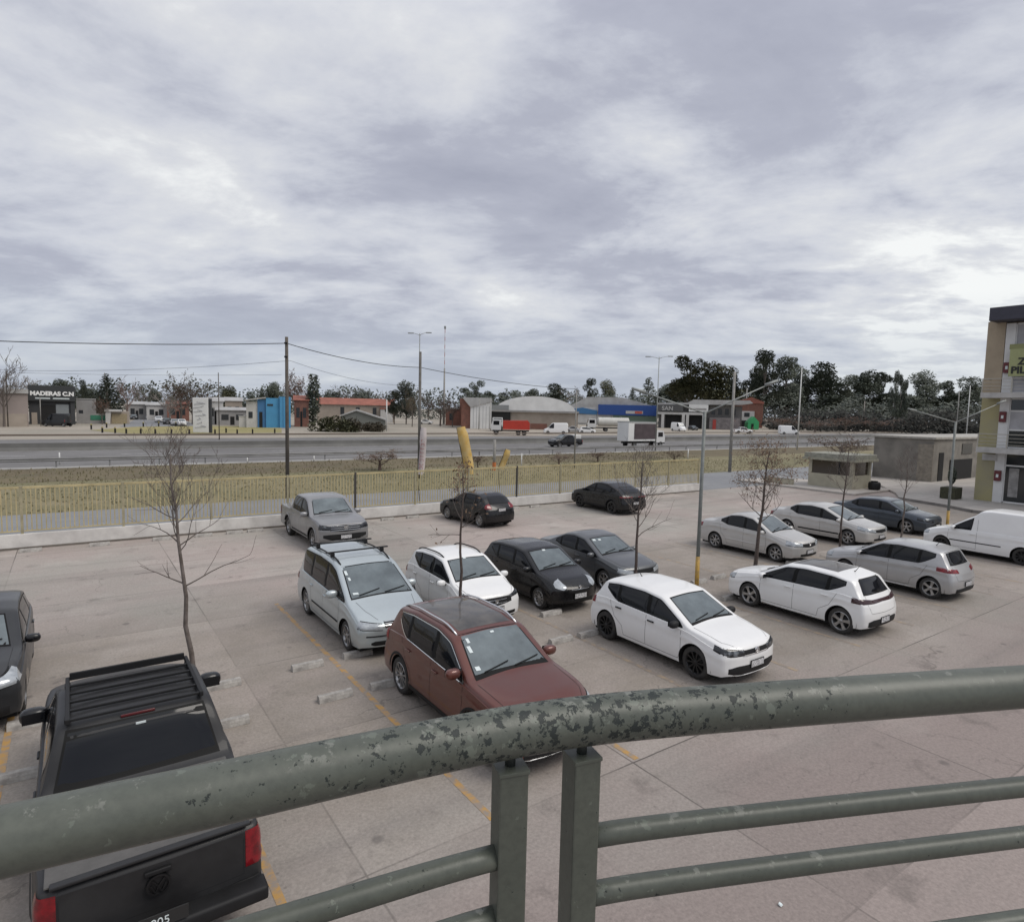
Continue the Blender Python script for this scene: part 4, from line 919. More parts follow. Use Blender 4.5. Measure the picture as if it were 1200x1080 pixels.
def young_tree(name, u, v, h, seed, label, base=2.0, lean=(0, 0), r=.055, limbs=9, ll=1.2, lvl=2, bark=None, leaves=0, extra=(), spread=.8, up=.3, guard=False):
    rg = random.Random(seed); o = empty(name, UV(u, v), 0, label, 'tree', 'young trees between the two rows of parked cars')
    tr = MB(); k = 9; pts = []; rr = []
    for i in range(k + 1):
        t = i / k; pts.append(Vector((lean[0] * t + rg.uniform(-.03, .03) * (i > 0), lean[1] * t + rg.uniform(-.03, .03) * (i > 0), h * t))); rr.append(r * (1 - .82 * t) + .004)
    tr.tube(pts, rr, 9); bark = bark or mat('young_bark', (.10, .078, .066), .9, col2=(.06, .045, .04), vscale=12, bump=.5, bscale=40)
    tr.build('trunk', bark, o, True, fix=False); br = MB(); tips = []
    def at(z):
        t = z / h * k; i = min(k - 1, int(t)); return pts[i].lerp(pts[i + 1], t - i), rr[i]
    for i in range(limbs):
        z = base + (h - base) * (i / limbs) ** .9; p, q = at(min(z, h * .97)); a = i * 2.4 + rg.uniform(-.5, .5); L_ = ll * (1.1 - .55 * i / limbs) * rg.uniform(.75, 1.2)
        branch(br, p, Vector((math.cos(a) * spread, math.sin(a) * spread, .75)), L_, q * .36, lvl, rg, tips, up)
    for z, a, L_, rise in extra:
        p, q = at(z); branch(br, p, Vector((math.cos(a), math.sin(a), rise)), L_, q * .42, 1, rg, tips, .12, 4, .6, .5)
    br.build('branches', mat('twig_bark', (.15, .125, .11), .9, var=.3), o, True, fix=False)
    if leaves:
        lf = MB()
        for i in range(leaves):
            p, q = rg.choice(tips); c = p + Vector((rg.gauss(0, .07), rg.gauss(0, .07), rg.gauss(0, .07))); s_ = rg.uniform(.022, .05); a = Vector((rg.uniform(-1, 1), rg.uniform(-1, 1), rg.uniform(-1, 1))).normalized(); b = a.orthogonal().normalized()
            lf.add([c - a * s_, c + b * s_ * .5, c + a * s_, c - b * s_ * .5], [(0, 1, 2, 3)])
        lf.build('leaves', mat('withered_leaves', (.17, .11, .065), .8, col2=(.10, .06, .04), vscale=8), o, fix=False)
    return o
PROTO = {}
def crown_mesh(kind, seed):
    """unit-height tree: crown and trunk meshes, many small leaf faces in uneven lobes"""
    if (kind, seed) in PROTO: return PROTO[(kind, seed)]
    rg = random.Random(seed * 13 + hash(len(kind))); lf = MB(); tk = MB(); lobes = []
    if kind == 'broad':
        for i in range(20): a = rg.uniform(0, 6.28); q = rg.uniform(0, .34); z = rg.uniform(.26, .88); q *= 1.05 - max(0, z - .5) * 1.3; lobes.append((q * math.cos(a), q * math.sin(a), z, rg.uniform(.09, .185)))
    elif kind == 'gum':
        for i in range(24): a = rg.uniform(0, 6.28); z = rg.uniform(.25, .95); q = rg.uniform(.02, .28) * (1.15 - .6 * z); lobes.append((q * math.cos(a), q * math.sin(a), z, rg.uniform(.06, .125)))
    elif kind == 'pine':
        for i in range(22): z = .18 + .8 * i / 22; a = i * 2.4; q = .24 * (1.05 - z) * rg.uniform(.5, 1.1); lobes.append((q * math.cos(a), q * math.sin(a), z, .035 + .10 * (1.03 - z)))
    elif kind == 'cypress':
        for i in range(16): z = .06 + .90 * i / 16; lobes.append((rg.uniform(-.02, .02), rg.uniform(-.02, .02), z, .05 + .055 * math.sin(min(1, z * 1.2) * math.pi * .85)))
    elif kind == 'bush':
        for i in range(14): a = rg.uniform(0, 6.28); q = rg.uniform(0, .9); lobes.append((q * math.cos(a), q * math.sin(a) * .5, rg.uniform(.1, .6) * (1.1 - q * .5), rg.uniform(.22, .4)))
    if kind in ('broad', 'gum', 'pine', 'cypress', 'bush'):
        tot = sum(l[3] ** 2 for l in lobes); NN = {'broad': 6500, 'gum': 5200, 'pine': 3600, 'cypress': 1500, 'bush': 2600}[kind]; ls = {'broad': .018, 'gum': .0165, 'pine': .016, 'cypress': .02, 'bush': .055}[kind]
        for x, y, z, r_ in lobes:
            for i in range(int(NN * r_ * r_ / tot)):
                d = Vector((rg.gauss(0, 1), rg.gauss(0, 1), rg.gauss(0, 1))).normalized() * r_ * rg.uniform(.45, 1.0) ** .5 * rg.uniform(.8, 1.12); c = Vector((x, y, z)) + Vector((d.x, d.y, d.z * .85))
                a = Vector((rg.uniform(-1, 1), rg.uniform(-1, 1), rg.uniform(-.6, .6))).normalized(); b = a.orthogonal().normalized() * rg.uniform(.5, 1); s_ = ls * rg.uniform(.6, 1.4)
                lf.add([c - a * s_, c + b * s_ * .7, c + a * s_, c - b * s_ * .7], [(0, 1, 2, 3)])
        if kind != 'bush':
            tk.tube([(0, 0, 0), (.01, 0, .4), (0, .01, .8)], [.018, .013, .004], 7)
            for x, y, z, r_ in lobes[::2]:
                if kind in ('broad', 'gum'): tk.tube([(0, 0, max(.12, z - .3)), (x * .5, y * .5, z - .12), (x, y, z)], [.009, .006, .002], 4)
    else:
        tips = []; tk.tube([(0, 0, 0), (.01, .01, .3), (0, 0, .5)], [.022, .016, .010], 7)
        for i in range(9):
            a = i * 2.4; branch(tk, Vector((0, 0, .2 + .035 * i)), Vector((math.cos(a) * .7, math.sin(a) * .7, .9)), .36, .009, 3, rg, tips, .25, 4, .7, .62, .2, 4)
        for i in range({'bare': 0, 'autumn': 900, 'scrub': 500}[kind]):
            p, q = rg.choice(tips); c = p + Vector((rg.gauss(0, .025), rg.gauss(0, .025), rg.gauss(0, .025))); s_ = .012; a = Vector((rg.uniform(-1, 1), rg.uniform(-1, 1), rg.uniform(-1, 1))).normalized(); b = a.orthogonal().normalized()
            lf.add([c - a * s_, c + b * s_, c + a * s_, c - b * s_], [(0, 1, 2, 3)])
    def me(mb, nm):
        if not mb.v: return None
        m_ = bpy.data.meshes.new(nm); m_.from_pydata(mb.v, [], mb.f); return m_
    PROTO[(kind, seed)] = (me(lf, 'crown'), me(tk, 'trunk')); return PROTO[(kind, seed)]
def far_tree(kind, seed, px, base_py, top_py, wpx, leafm, label, cat='tree', name=None, depth=None, group='trees beyond the highway', barkm=None, rz=None):
    p = GP(px, base_py) if depth is None else atdepth(px, 500, depth)
    p.z = 0; Y = p.y; H_ = CH - p.z + (HZ + .023 * (px - 600) - top_py) / F * Y; W_ = wpx / F * Y
    lf, tk = crown_mesh(kind, seed); W_ *= 1.14 if px > 770 and kind in ('broad', 'gum') and wpx > 20 else 1.0; base_w = {'broad': .78, 'gum': .62, 'pine': .46, 'cypress': .22, 'bush': 2.3, 'bare': .75, 'autumn': .75, 'scrub': .8}[kind]
    o = empty(name or ('shrub' if kind in ('bush', 'scrub') else 'tree'), p, rnd.uniform(0, 6.28) if rz is None else rz, label, cat, group); o.scale = (W_ / base_w, W_ / base_w, H_)
    if lf:
        q = bpy.data.objects.new('crown' if kind not in ('bush', 'scrub') else 'foliage', lf.copy()); q.data.materials.append(leafm); C.objects.link(q); q.parent = o
    if tk:
        q = bpy.data.objects.new('trunk' if kind not in ('bare', 'autumn', 'scrub') else 'branches', tk.copy()); q.data.materials.append(barkm or mat('far_bark', (.13, .11, .095), .9)); C.objects.link(q); q.parent = o
    return o
L_dark = mat('dark_evergreen_leaves', (.045, .058, .044), .7, col2=(.09, .102, .07), vscale=6, contrast=(.4, .6))
L_olive = mat('olive_leaves', (.075, .075, .032), .7, col2=(.04, .045, .022), vscale=5, contrast=(.4, .6))
L_grey = mat('grey_green_leaves', (.085, .095, .075), .7, col2=(.045, .055, .042), vscale=5, contrast=(.4, .6))
L_brown = mat('rust_leaves', (.16, .075, .045), .8, col2=(.09, .05, .035), vscale=5)
L_weep = mat('faded_willow_leaves', (.17, .14, .075), .8, col2=(.11, .08, .05), vscale=5)
B_pale = mat('pale_bark', (.30, .27, .24), .9, var=.3)
def build_trees():
    pale = mat('pale_young_bark', (.17, .145, .13), .9, col2=(.09, .072, .06), vscale=9, bump=.4, bscale=40)
    young_tree('young_tree', 1.63, 11.68, 4.4, 5, 'tall bare young tree leaning slightly, behind the roof of the black pickup', base=2.75, lean=(-.42, .15), r=.046, limbs=12, ll=.85, lvl=3, bark=pale,
        extra=((2.15, .25, 1.15, .55), (2.2, 3.3, .75, .4), (2.85, .5, .8, .8), (2.9, 2.9, .7, .5), (3.3, 3.4, .8, .5)), spread=.6, up=.35)
    young_tree('young_tree', 6.91, 11.68, 3.9, 11, 'thin bare young tree with a few dry leaves, seen above the red-brown suv', base=2.7, lean=(-.03, 0), r=.042, limbs=8, ll=.6, lvl=2, leaves=140, extra=((2.55, 3.1, .7, .1), (2.7, .2, .5, .4)))
    young_tree('young_tree', 12.26, 11.68, 4.0, 23, 'bare young tree with a forked branch, seen above the white hatchback with black wheels', base=2.2, lean=(.12, .1), r=.048, limbs=14, ll=.85, lvl=3, extra=((1.95, .3, 1.1, .9), (2.6, 3.0, .9, .7)))
    young_tree('young_tree', 17.67, 11.68, 4.15, 31, 'young tree with brown withered leaves, in front of the cream-silver sedan', base=1.9, lean=(.28, .1), r=.068, limbs=16, ll=1.1, lvl=3, leaves=1300, spread=.95, up=.2)
    young_tree('young_tree', 22.78, 11.68, 4.1, 47, 'thin bare young tree in front of the cream-silver sedan with long windscreen', base=2.4, lean=(.1, 0), r=.042, limbs=14, ll=.8, lvl=3)
    young_tree('young_tree', 27.6, 11.68, 3.7, 53, 'thin pale bare young tree in front of the slate blue sedan', base=2.2, lean=(.05, 0), r=.040, limbs=13, ll=.7, lvl=3, bark=pale)
    T = far_tree
    # left
    T('bare', 1, 5, 500, 415, 50, None, 'bare tree at the left edge beside the pink-grey warehouse')
    T('bare', 2, 28, 496, 440, 60, None, 'faint bare tree behind the pink-grey warehouse', barkm=B_pale)
    T('broad', 3, 76, 490, 444, 34, L_dark, 'low dark evergreen behind the roof of the timber yard'); T('broad', 4, 99, 491, 445, 16, L_dark, 'small round dark tree right of the timber yard roof')
    T('broad', 4, 108, 489, 455, 40, L_dark, 'dark hedge-like tree between the timber yard and the tall cypress-like evergreen')
    T('pine', 5, 126, 494, 437, 36, L_dark, 'tall dark evergreen right of the timber yard')
    T('bare', 6, 150, 493, 443, 40, None, 'bare pinkish tree right of the tall dark evergreen', barkm=mat('pinkish_twigs', (.22, .16, .14), .9)); T('bare', 1, 168, 490, 452, 30, None, 'small bare tree at the entrance of the side road')
    T('autumn', 7, 120, 497, 466, 22, L_brown, 'small rust-red tree behind the pale kiosk')
    T('broad', 3, 184, 489, 456, 24, L_dark, 'dark low tree at the far end of the side road')
    T('autumn', 8, 212, 496, 440, 52, L_weep, 'weeping tree with faded yellow foliage by the side road'); T('autumn', 7, 226, 497, 452, 44, L_brown, 'rust-red tree behind the white totem sign')
    T('bare', 9, 200, 497, 458, 40, None, 'bare grey tree left of the weeping tree', barkm=B_pale)
    T('broad', 10, 268, 491, 451, 36, L_olive, 'olive tree behind the white house left of the blue building'); T('broad', 4, 294, 492, 458, 20, L_dark, 'small dark tree behind the blue building, left one')
    T('broad', 3, 321, 494, 447, 30, L_dark, 'round dark tree behind the blue building'); T('broad', 4, 308, 492, 455, 16, L_dark, 'narrow dark tree between two round ones behind the blue building')
    T('autumn', 2, 347, 498, 437, 34, L_brown, 'bare tree with some rust leaves right of the utility pole')
    T('cypress', 1, 367, 500, 436, 17, L_dark, 'tall narrow dark cypress beside the big bush')
    for i, (x, t, w) in enumerate(((388, 456, 30), (404, 452, 34), (424, 455, 34), (441, 458, 30))): T('bare' if i % 2 else 'broad', (9, 10)[i % 2], x, 489, t, w, L_grey, ('grey tree behind the red roof, nearest the cypress', 'bare tree behind the red roof, tallest of its group', 'grey-green tree behind the middle of the red roof', 'bare tree behind the right end of the red roof')[i])
    T('broad', 10, 476, 497, 445, 34, L_grey, 'grey-green tree left of the grey lamp-topped pole'); T('gum', 2, 462, 497, 456, 24, L_dark, 'dark tree right of the red roof'); T('autumn', 8, 483, 500, 458, 22, L_weep, 'thin olive tree in front of the grey-green tree')
    T('bare', 6, 516, 499, 462, 40, None, 'wide bare tree left of the brick house', barkm=mat('dark_twigs', (.09, .07, .06), .9)); T('bare', 9, 502, 497, 460, 26, None, 'bare tree close to the right of the tall pole'); T('autumn', 7, 530, 500, 468, 22, L_brown, 'small brown tree in front of the brick house')
    # middle
    T('gum', 5, 558, 489, 446, 26, L_dark, 'tall dark tree behind the left end of the barn'); T('gum', 6, 546, 489, 455, 22, L_dark, 'dark tree left of the tallest one behind the barn')
    for i, (x, t, w) in enumerate(((574, 458, 26), (590, 460, 30), (606, 457, 30), (622, 455, 30))): T('broad', (3, 4, 10, 3)[i], x, 487.5, t, w, L_dark, ('first', 'second', 'third', 'fourth')[i] + ' dark tree from the left in the low line behind the white arched roof')
    T('broad', 4, 650, 490, 449, 42, L_dark, 'broad dark tree behind the right of the white arched roof'); T('gum', 6, 690, 490, 444, 20, L_grey, 'slim airy tree behind the gap of the two sheds'); T('autumn', 2, 672, 491, 456, 30, L_weep, 'brownish tree behind the pale roofed shed, left part')
    T('broad', 10, 712, 491, 444, 34, L_olive, 'olive-brown round tree behind the pale roofed shed'); T('pine', 5, 740, 494, 453, 20, L_dark, 'small dark pine left of the tall lamp'); T('pine', 8, 758, 495, 441, 30, L_dark, 'dark pine just left of the tall double lamp')
    T('broad', 3, 780, 496, 449, 36, L_dark, 'dark tree just right of the tall double lamp')
    # right wood
    T('gum', 5, 806, 498, 418, 48, L_olive, 'tall olive gum tree behind the workshop, left of its group'); T('broad', 10, 832, 498, 424, 66, L_olive, 'broad olive tree behind the workshop, widest of its group'); T('broad', 3, 800, 497, 440, 60, L_grey, 'grey-green tree under the tall olive gum')
    T('broad', 4, 855, 497, 434, 34, L_dark, 'dark tree behind the thick concrete pole'); T('gum', 6, 893, 499, 412, 40, L_dark, 'tallest dark gum tree right of the brick house'); T('broad', 3, 886, 498, 430, 40, L_dark, 'dark tree at the foot of the tallest gum')
    T('gum', 9, 918, 499, 418, 46, L_dark, 'airy dark gum right of the tallest one'); T('broad', 10, 936, 498, 428, 44, L_dark, 'dark tree behind the tall white mast'); T('broad', 4, 962, 499, 424, 56, L_dark, 'broad dark rounded tree right of the tall white mast')
    T('gum', 5, 988, 498, 440, 36, L_dark, 'dark gum in the gap right of the broad rounded tree'); T('broad', 3, 1008, 499, 434, 46, L_dark, 'dark wide-topped tree in the middle of the right wood'); T('gum', 9, 1030, 499, 436, 34, L_dark, 'slim dark gum left of the pale trunks')
    for i, x in enumerate((1046, 1052, 1057)): T('gum', 6, x, 507, (436, 440, 446)[i], 13, L_dark, ('left', 'middle', 'right')[i] + ' of the three slim gums with bare pale trunks', barkm=B_pale)
    T('broad', 10, 1082, 501, 433, 48, L_dark, 'round dark tree right of the pale trunks, like a dome'); T('gum', 9, 1106, 501, 446, 30, L_dark, 'dark gum between the dome-shaped tree and the last one'); T('broad', 4, 1133, 502, 441, 44, L_dark, 'dark tree beside the three-storey building'); T('broad', 3, 1150, 502, 452, 30, L_dark, 'dark tree half behind the three-storey building')
    T('broad', 10, 1065, 501, 462, 50, L_dark, 'low dark tree under the dome-shaped one, left side'); T('broad', 3, 1110, 502, 462, 60, L_dark, 'low dark tree under the last gums'); T('broad', 4, 975, 500, 462, 70, L_dark, 'low dark tree at the foot of the right wood'); T('broad', 3, 920, 499, 458, 60, L_dark, 'low dark tree at the foot of the tallest gums'); T('broad', 10, 1022, 500, 460, 60, L_dark, 'low dark tree behind the pale trunks')
    for i, (x, w) in enumerate(((915, 50), (955, 56), (990, 50), (1025, 60), (1075, 60), (1115, 50))): T('scrub', 1 + i % 3, x, 507, 487 + (i % 2) * 4, w, L_brown, 'brownish leafless scrub along the wood edge, ' + ('far left of it', 'left of the white mast foot', 'between two pale posts', 'below the pale trunks', 'under the dome-shaped tree', 'beside the concrete shed roof')[i], 'shrub', group='scrub along the wood edge')
    # the far-off wood behind everything reads as one mass
    rg = random.Random(77)
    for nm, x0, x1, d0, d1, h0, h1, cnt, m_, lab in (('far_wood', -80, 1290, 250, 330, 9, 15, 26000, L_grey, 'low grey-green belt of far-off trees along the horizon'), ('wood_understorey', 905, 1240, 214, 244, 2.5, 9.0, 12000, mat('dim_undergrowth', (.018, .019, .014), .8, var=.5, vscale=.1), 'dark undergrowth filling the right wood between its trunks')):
        mb = MB(); k = 90 if nm == 'far_wood' else 80; bl = []
        for i in range(k):
            px = x0 + (x1 - x0) * (i + rg.uniform(-.4, .4)) / k; Y = rg.uniform(d0, d1); X_ = (px - 600) / F * Y; h = rg.uniform(h0, h1); bl.append((X_, Y, h, rg.uniform(6, 11) if nm == 'far_wood' else rg.uniform(2.5, 6)))
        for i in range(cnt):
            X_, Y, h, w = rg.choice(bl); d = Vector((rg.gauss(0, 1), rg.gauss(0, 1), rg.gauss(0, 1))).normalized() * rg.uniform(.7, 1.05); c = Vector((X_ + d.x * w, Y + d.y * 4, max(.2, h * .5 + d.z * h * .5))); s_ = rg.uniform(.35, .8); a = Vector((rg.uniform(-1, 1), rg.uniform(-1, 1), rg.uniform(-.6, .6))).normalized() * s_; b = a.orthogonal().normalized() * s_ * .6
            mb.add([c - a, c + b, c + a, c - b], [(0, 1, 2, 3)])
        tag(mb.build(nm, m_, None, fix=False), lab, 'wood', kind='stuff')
    # bushes across the highway and verge scrub
    for i, (x, t, w) in enumerate(((388, 482, 60), (412, 486, 50), (438, 490, 40))): T('bush', 1 + i, x, 505.5, t, w, L_olive if i == 0 else mat('brown_bush', (.085, .07, .045), .8, var=.4), ('big olive-green bush at the far roadside, under the cypress', 'brown-green bush right of the big olive one', 'brown scrubby bush before the grey gabled roof')[i], 'bush', group='bushes at the far roadside')
    tw = mat('scrub_twigs', (.12, .085, .07), .9)
    for i, (x, by, t, w) in enumerate(((445, 551, 527, 62), (655, 545, 530, 34), (560, 548, 533, 26), (700, 541, 528, 30), (985, 540, 510, 60), (790, 541, 527, 30))):
        T('scrub', 1 + i % 3, x, by, t, w * 1.25, mat('verge_scrub_leaf', (.12, .08, .05), .8), 'leafless scrub on the verge before the highway, ' + ('large clump left of the white banner', 'behind the fence right of the leaning flag', 'right of the yellow banner', 'left of the box truck', 'beside the booth roof', 'under the cab of the box truck')[i], 'shrub', group='scrub clumps on the verge', barkm=tw)
# ------------------------------------------------------------------ poles, lamps, wires, banners
M_conc = mat('pole_concrete', (.30, .29, .27), .85, var=.25); M_wood = mat('weathered_wood', (.115, .10, .085), .9, var=.35, vscale=3); M_galv = mat('galvanised_steel', (.30, .315, .30), .55, .3, var=.2); M_white = mat('white_paint', (.62, .62, .60), .6, var=.12)
def hgt(p, py, px): return CH + (HZ + .023 * (px - 600) - py) / F * p.y
def pole(name, p, h, r0, r1, m, label, cat='pole', group=None, arms=None, armm=None):
    o = empty(name, p, 0, label, cat, group); MB().cyl(0, 0, -.02, h, r0, 12, r1).build('shaft', m, o, True)
    if arms:
        for dx, dz, hl in arms:
            a = MB().tube([(0, 0, h - .25), (dx * .3, 0, h - .25 + dz * .5), (dx, 0, h - .25 + dz)], [r1 * .7, r1 * .6, r1 * .5], 7).build('arm', m, o, True)
            MB().box(dx - (hl if dx < 0 else 0), dx + (hl if dx > 0 else 0), -hl * .17, hl * .17, h - .25 + dz - .05, h - .25 + dz + .06, .03).build('lamp_head', armm or M_galv, a)
    return o
def lot_lamp(u, v, h, la, ra, label, turn):
    o = empty('lamp_post', UV(u, v), turn, label, 'lamp post', 'double-arm lamp posts of the parking lot')
    MB().cyl(0, 0, -.01, h, .058, 14, .045).build('shaft', mat('lamp_post_steel', (.20, .215, .205), .6, .1, var=.35, vscale=3), o, True)
    MB().cyl(0, 0, .0, 1.15, .063, 14, .062).build('painted_foot', mat('worn_yellow_paint', (.50, .30, .05), .6, col2=(.25, .17, .07), vscale=6), o, True)
    for d, rise, L_ in ((-1, la[1], la[0]), (1, ra[1], ra[0])):
        a = MB().tube([(0, 0, h - .05), (d * L_, 0, h + rise)], [.024, .018], 8).build('arm', M_galv, o, True)
        MB().tube([(d * (L_ - .1), 0, h + rise - .02), (d * (L_ + .28), 0, h + rise * 1.15)], [.05, .035], 8).build('lamp_head', M_galv, a, True)
    return o
def wire(name, pts, sag, r, label, group='overhead wires'):
    mb = MB()
    P = []
    for i, (a, b) in enumerate(zip(pts[:-1], pts[1:])):
        for k in range(16 + (i == len(pts) - 2)): t = k / 16; q = a.lerp(b, t); q.z -= sag[i] * 4 * t * (1 - t); P.append(q)
    o = mb.tube(P, r, 5).build(name, mat('wire_black', (.02, .02, .02), .7), None, fix=False); tag(o, label, 'cable', group); return o
def build_poles():
    p1 = GP(337, 583); h1 = hgt(p1, 396, 337)
    o = pole('utility_pole', p1, h1, .11, .085, M_wood, 'tall weathered utility pole behind the grey pickup', 'pole', 'poles along the street')
    for z in (h1 - .35, h1 - 1.1): MB().box(-.09, .09, -.14, -.10, z - .05, z + .05, .01).build('insulator', M_trim, o)
    p2 = GP(491, 560); h2 = hgt(p2, 413, 491)
    pole('utility_pole', p2, h2, .12, .095, mat('dark_pole_concrete', (.15, .142, .13), .85, var=.3), 'tall grey concrete pole beside the white banner', 'pole', 'poles along the street')
    p3 = GP(673, 548); h3 = hgt(p3, 458, 673); pole('utility_pole', p3, h3, .07, .05, M_conc, 'thin grey pole beside the white van across the highway', 'pole', 'poles along the street')
    p4 = GP(855, 553); h4 = hgt(p4, 436, 855); pole('utility_pole', p4, h4, .15, .11, M_conc, 'thick concrete pole in front of the workshop, right of the lot lamp', 'pole', 'poles along the street')
    wire('overhead_cable', [Vector((-40, 21, 8.2)), Vector((p1.x, p1.y, h1 - .35)), Vector((p2.x, p2.y, hgt(p2, 431, 491))), Vector((p3.x, p3.y, hgt(p3, 456, 673)))], (.6, .3, .25), .022, 'thick black cable from the weathered pole to the grey pole')
    wire('overhead_cable', [Vector((-62, 50, 9.2)), Vector((p1.x + .2, p1.y, h1 - 1.3)), Vector((p2.x, p2.y, hgt(p2, 452, 491)))], (1.3, .4), .009, 'thin sagging lower wire left of the weathered pole')
    a, b = atdepth(0, 436, 80), atdepth(330, 439, 80); wire('overhead_cable', [a, b], (.2,), .014, 'thin level wire above the timber yard')
    for px, by, ty, r_, m_, lab in ((9.5, 500, 437, .10, M_wood, 'dark pole before the pink-grey warehouse'), (48, 499, 466, .09, M_conc, 'short grey pole in front of the timber yard sign'), (124, 489, 437, .12, M_conc, 'pale pole in front of the tall dark evergreen'), (257, 515, 437, .07, M_wood, 'thin dark pole right of the white totem sign'),
            (453, 505, 468, .14, M_white, 'white-footed pole right of the red roof'), (561, 503, 466, .10, M_conc, 'left of two thin poles before the white warehouse wall'), (574, 503, 466, .10, M_conc, 'right of two thin poles before the white warehouse wall'), (873, 500, 455, .3, M_conc, 'thick square chimney-like mast behind the brick house'),
            (1011, 505, 470, .2, B_pale, 'pale post at the wood edge, right of the white mast'), (1120, 512, 458, .14, M_conc, 'slim grey pole left of the three-storey building'), (948, 503, 482, .15, B_pale, 'short pale post at the wood edge'), (970, 503, 477, .12, M_conc, 'grey post before the broad rounded tree')):
        p = GP(px, by); pole('pole', p, hgt(p, ty, px), r_, r_ * .8, m_, lab, 'pole', 'poles beyond the highway')
    # highway lamps
    for px, by, ty, sp, lab in ((490.5, 527, 392, 7, 'tall double-armed highway lamp rising behind the grey concrete pole'), (768, 528, 419, 10, 'tall double-armed highway lamp left of the workshop')):
        p = GP(px, by); s_ = sp / F * p.y; pole('highway_lamp', p, hgt(p, ty, px), .09, .05, M_galv, lab, 'street lamp', 'highway lamps', [(-s_, .25, .7), (s_, .35, .7)])
    p = GP(934, 527); pole('mast', p, hgt(p, 431, 934), .12, .07, M_white, 'tall white mast before the dark gum trees', 'mast', 'poles beyond the highway'); p = GP(1132, 515); pole('mast', p, hgt(p, 452, 1132), .14, .09, M_white, 'white mast close to the three-storey building', 'mast', 'poles beyond the highway')
    # antenna
    p = GP(520, 497); o = empty('antenna_mast', p, 0, 'very tall thin banded antenna mast right of the grey pole', 'antenna mast'); h = hgt(p, 387, 520); h0 = hgt(p, 432, 520)
    MB().cyl(0, 0, 0, h0, .35, 10, .22).build('lower_pole', M_conc, o, True)
    M_r = mat('faded_red_paint', (.42, .20, .18), .7)
    for i in range(10): z = h0 + (h - h0) * i / 10; MB().cyl(0, 0, z, z + (h - h0) / 10, .11, 6).build('mast_section', M_r if i % 2 else M_white, o)
    MB().box(-.3, .3, -.2, .2, h, h + .9, .1).build('beacon', M_galv, o)
    lot_lamp(14.86, 11.68, 5.35, (1.9, .52), (1.9, .82), 'double-arm lamp post with worn yellow foot, behind the white hatchback with black wheels', R(8))
    lot_lamp(32.6, 11.9, 5.2, (1.95, .45), (1.95, .85), 'double-arm lamp post near the white van, before the three-storey building', R(2))
    # banners on slim poles behind the fence
    def banner(u, v, pts, m, label, nm='banner_flag', txt=None):
        pass
    def flag(px_top, py_top, px_bot, py_bot, wpx, Y, m, label, marks=False):
        a, b = atdepth(px_bot, py_bot, Y), atdepth(px_top, py_top, Y); w = wpx / F * Y / 2
        o = empty('banner_flag', (a.x, a.y, 0), 0, label, 'banner', 'feather banners behind the fence'); base = Vector((a.x, a.y, 0)); A = a - base; B = b - base
        d = (B - A).normalized(); s_ = Vector((d.z, 0, -d.x)).normalized(); k = 12; vs = []; fs = []
        for i in range(k + 1):
            t = i / k; c = A.lerp(B, t) + Vector((0, .05 * math.sin(t * 5), 0)); ww = w * (min(1, .8 + t)) * (1 - .12 * max(0, (t - .9) / .1) ** 2)
            for y in (0, .012):
                vs += [c - s_ * ww + Vector((0, y, 0)), c + s_ * ww * (1 if t < .9 else .75) + Vector((0, y + .03 * math.sin(t * 7), 0))]
        for i in range(k): q = 4 * i; fs += [(q, q + 1, q + 5, q + 4), (q + 3, q + 2, q + 6, q + 7), (q, q + 4, q + 6, q + 2), (q + 1, q + 3, q + 7, q + 5)]
        MB().add(vs, fs).build('cloth', m, o, True, fix=False)
        MB().tube([Vector((A.x * 0, 0, 0)), A - s_ * w, B - s_ * w], .016, 6).build('flag_pole', M_trim, o, True)
        if marks:
            mk = MB(); k = 9
            for i in range(k):
                c = A.lerp(B, .14 + .66 * i / (k - 1)) + Vector((0, -.03, 0)); hh = .055; q = rnd.choice((0, 1, 2))
                mk.tube([c - s_ * w * .5 - d * hh, c - s_ * w * .5 + d * hh], .012, 4); mk.tube([c - s_ * w * .5 + d * hh * (1 - q), c + s_ * w * .45 + d * hh * (1 - q)], .012, 4)
                if q != 1: mk.tube([c + s_ * w * .45 - d * hh, c + s_ * w * .45 + d * hh], .012, 4)
            mk.build('red_lettering', mat('faded_red_ink', (.34, .08, .07), .8), o, fix=False)
    flag(497, 501, 493, 556, 8, 32.5, mat('banner_white', (.62, .56, .54), .8, var=.15), 'white feather banner with vertical red lettering, right of the grey pole', True)
    flag(541, 500, 551, 556, 12, 33.5, mat('banner_yellow', (.60, .38, .09), .8, col2=(.62, .47, .22), vscale=3), 'leaning yellow feather banner, wider of the two yellow ones')
    flag(596, 527, 587, 549, 7, 36, mat('banner_yellow', (.6, .38, .09)), 'small pale yellow feather banner curling to the right')
    # small sign plates and posts on the verge
    for px, by, ty, lab, cat, m_ in ((579, 551, 515, 'grey post with an orange foot on the verge', 'post', M_conc), (611, 549, 531, 'thin white marker post on the verge', 'post', M_white), (70, 544, 530, 'white marker post at the guardrail, far left', 'post', M_white), (290, 543, 536, 'white marker post at the guardrail, left of the utility pole', 'post', M_white), (368, 541, 534, 'white marker post at the guardrail, right of the utility pole', 'post', M_white), (806, 541, 526, 'white marker post left of the lot lamp', 'post', M_white)):
        p = GP(px, by); o = pole('marker_post', p, hgt(p, ty, px), .06 if px != 579 else .14, .05 if px != 579 else .12, m_, lab, cat, 'marker posts on the verge')
        if px == 579: MB().cyl(0, 0, 0, .7, .16, 10).build('orange_foot', mat('orange_paint', (.5, .16, .05), .7), o)
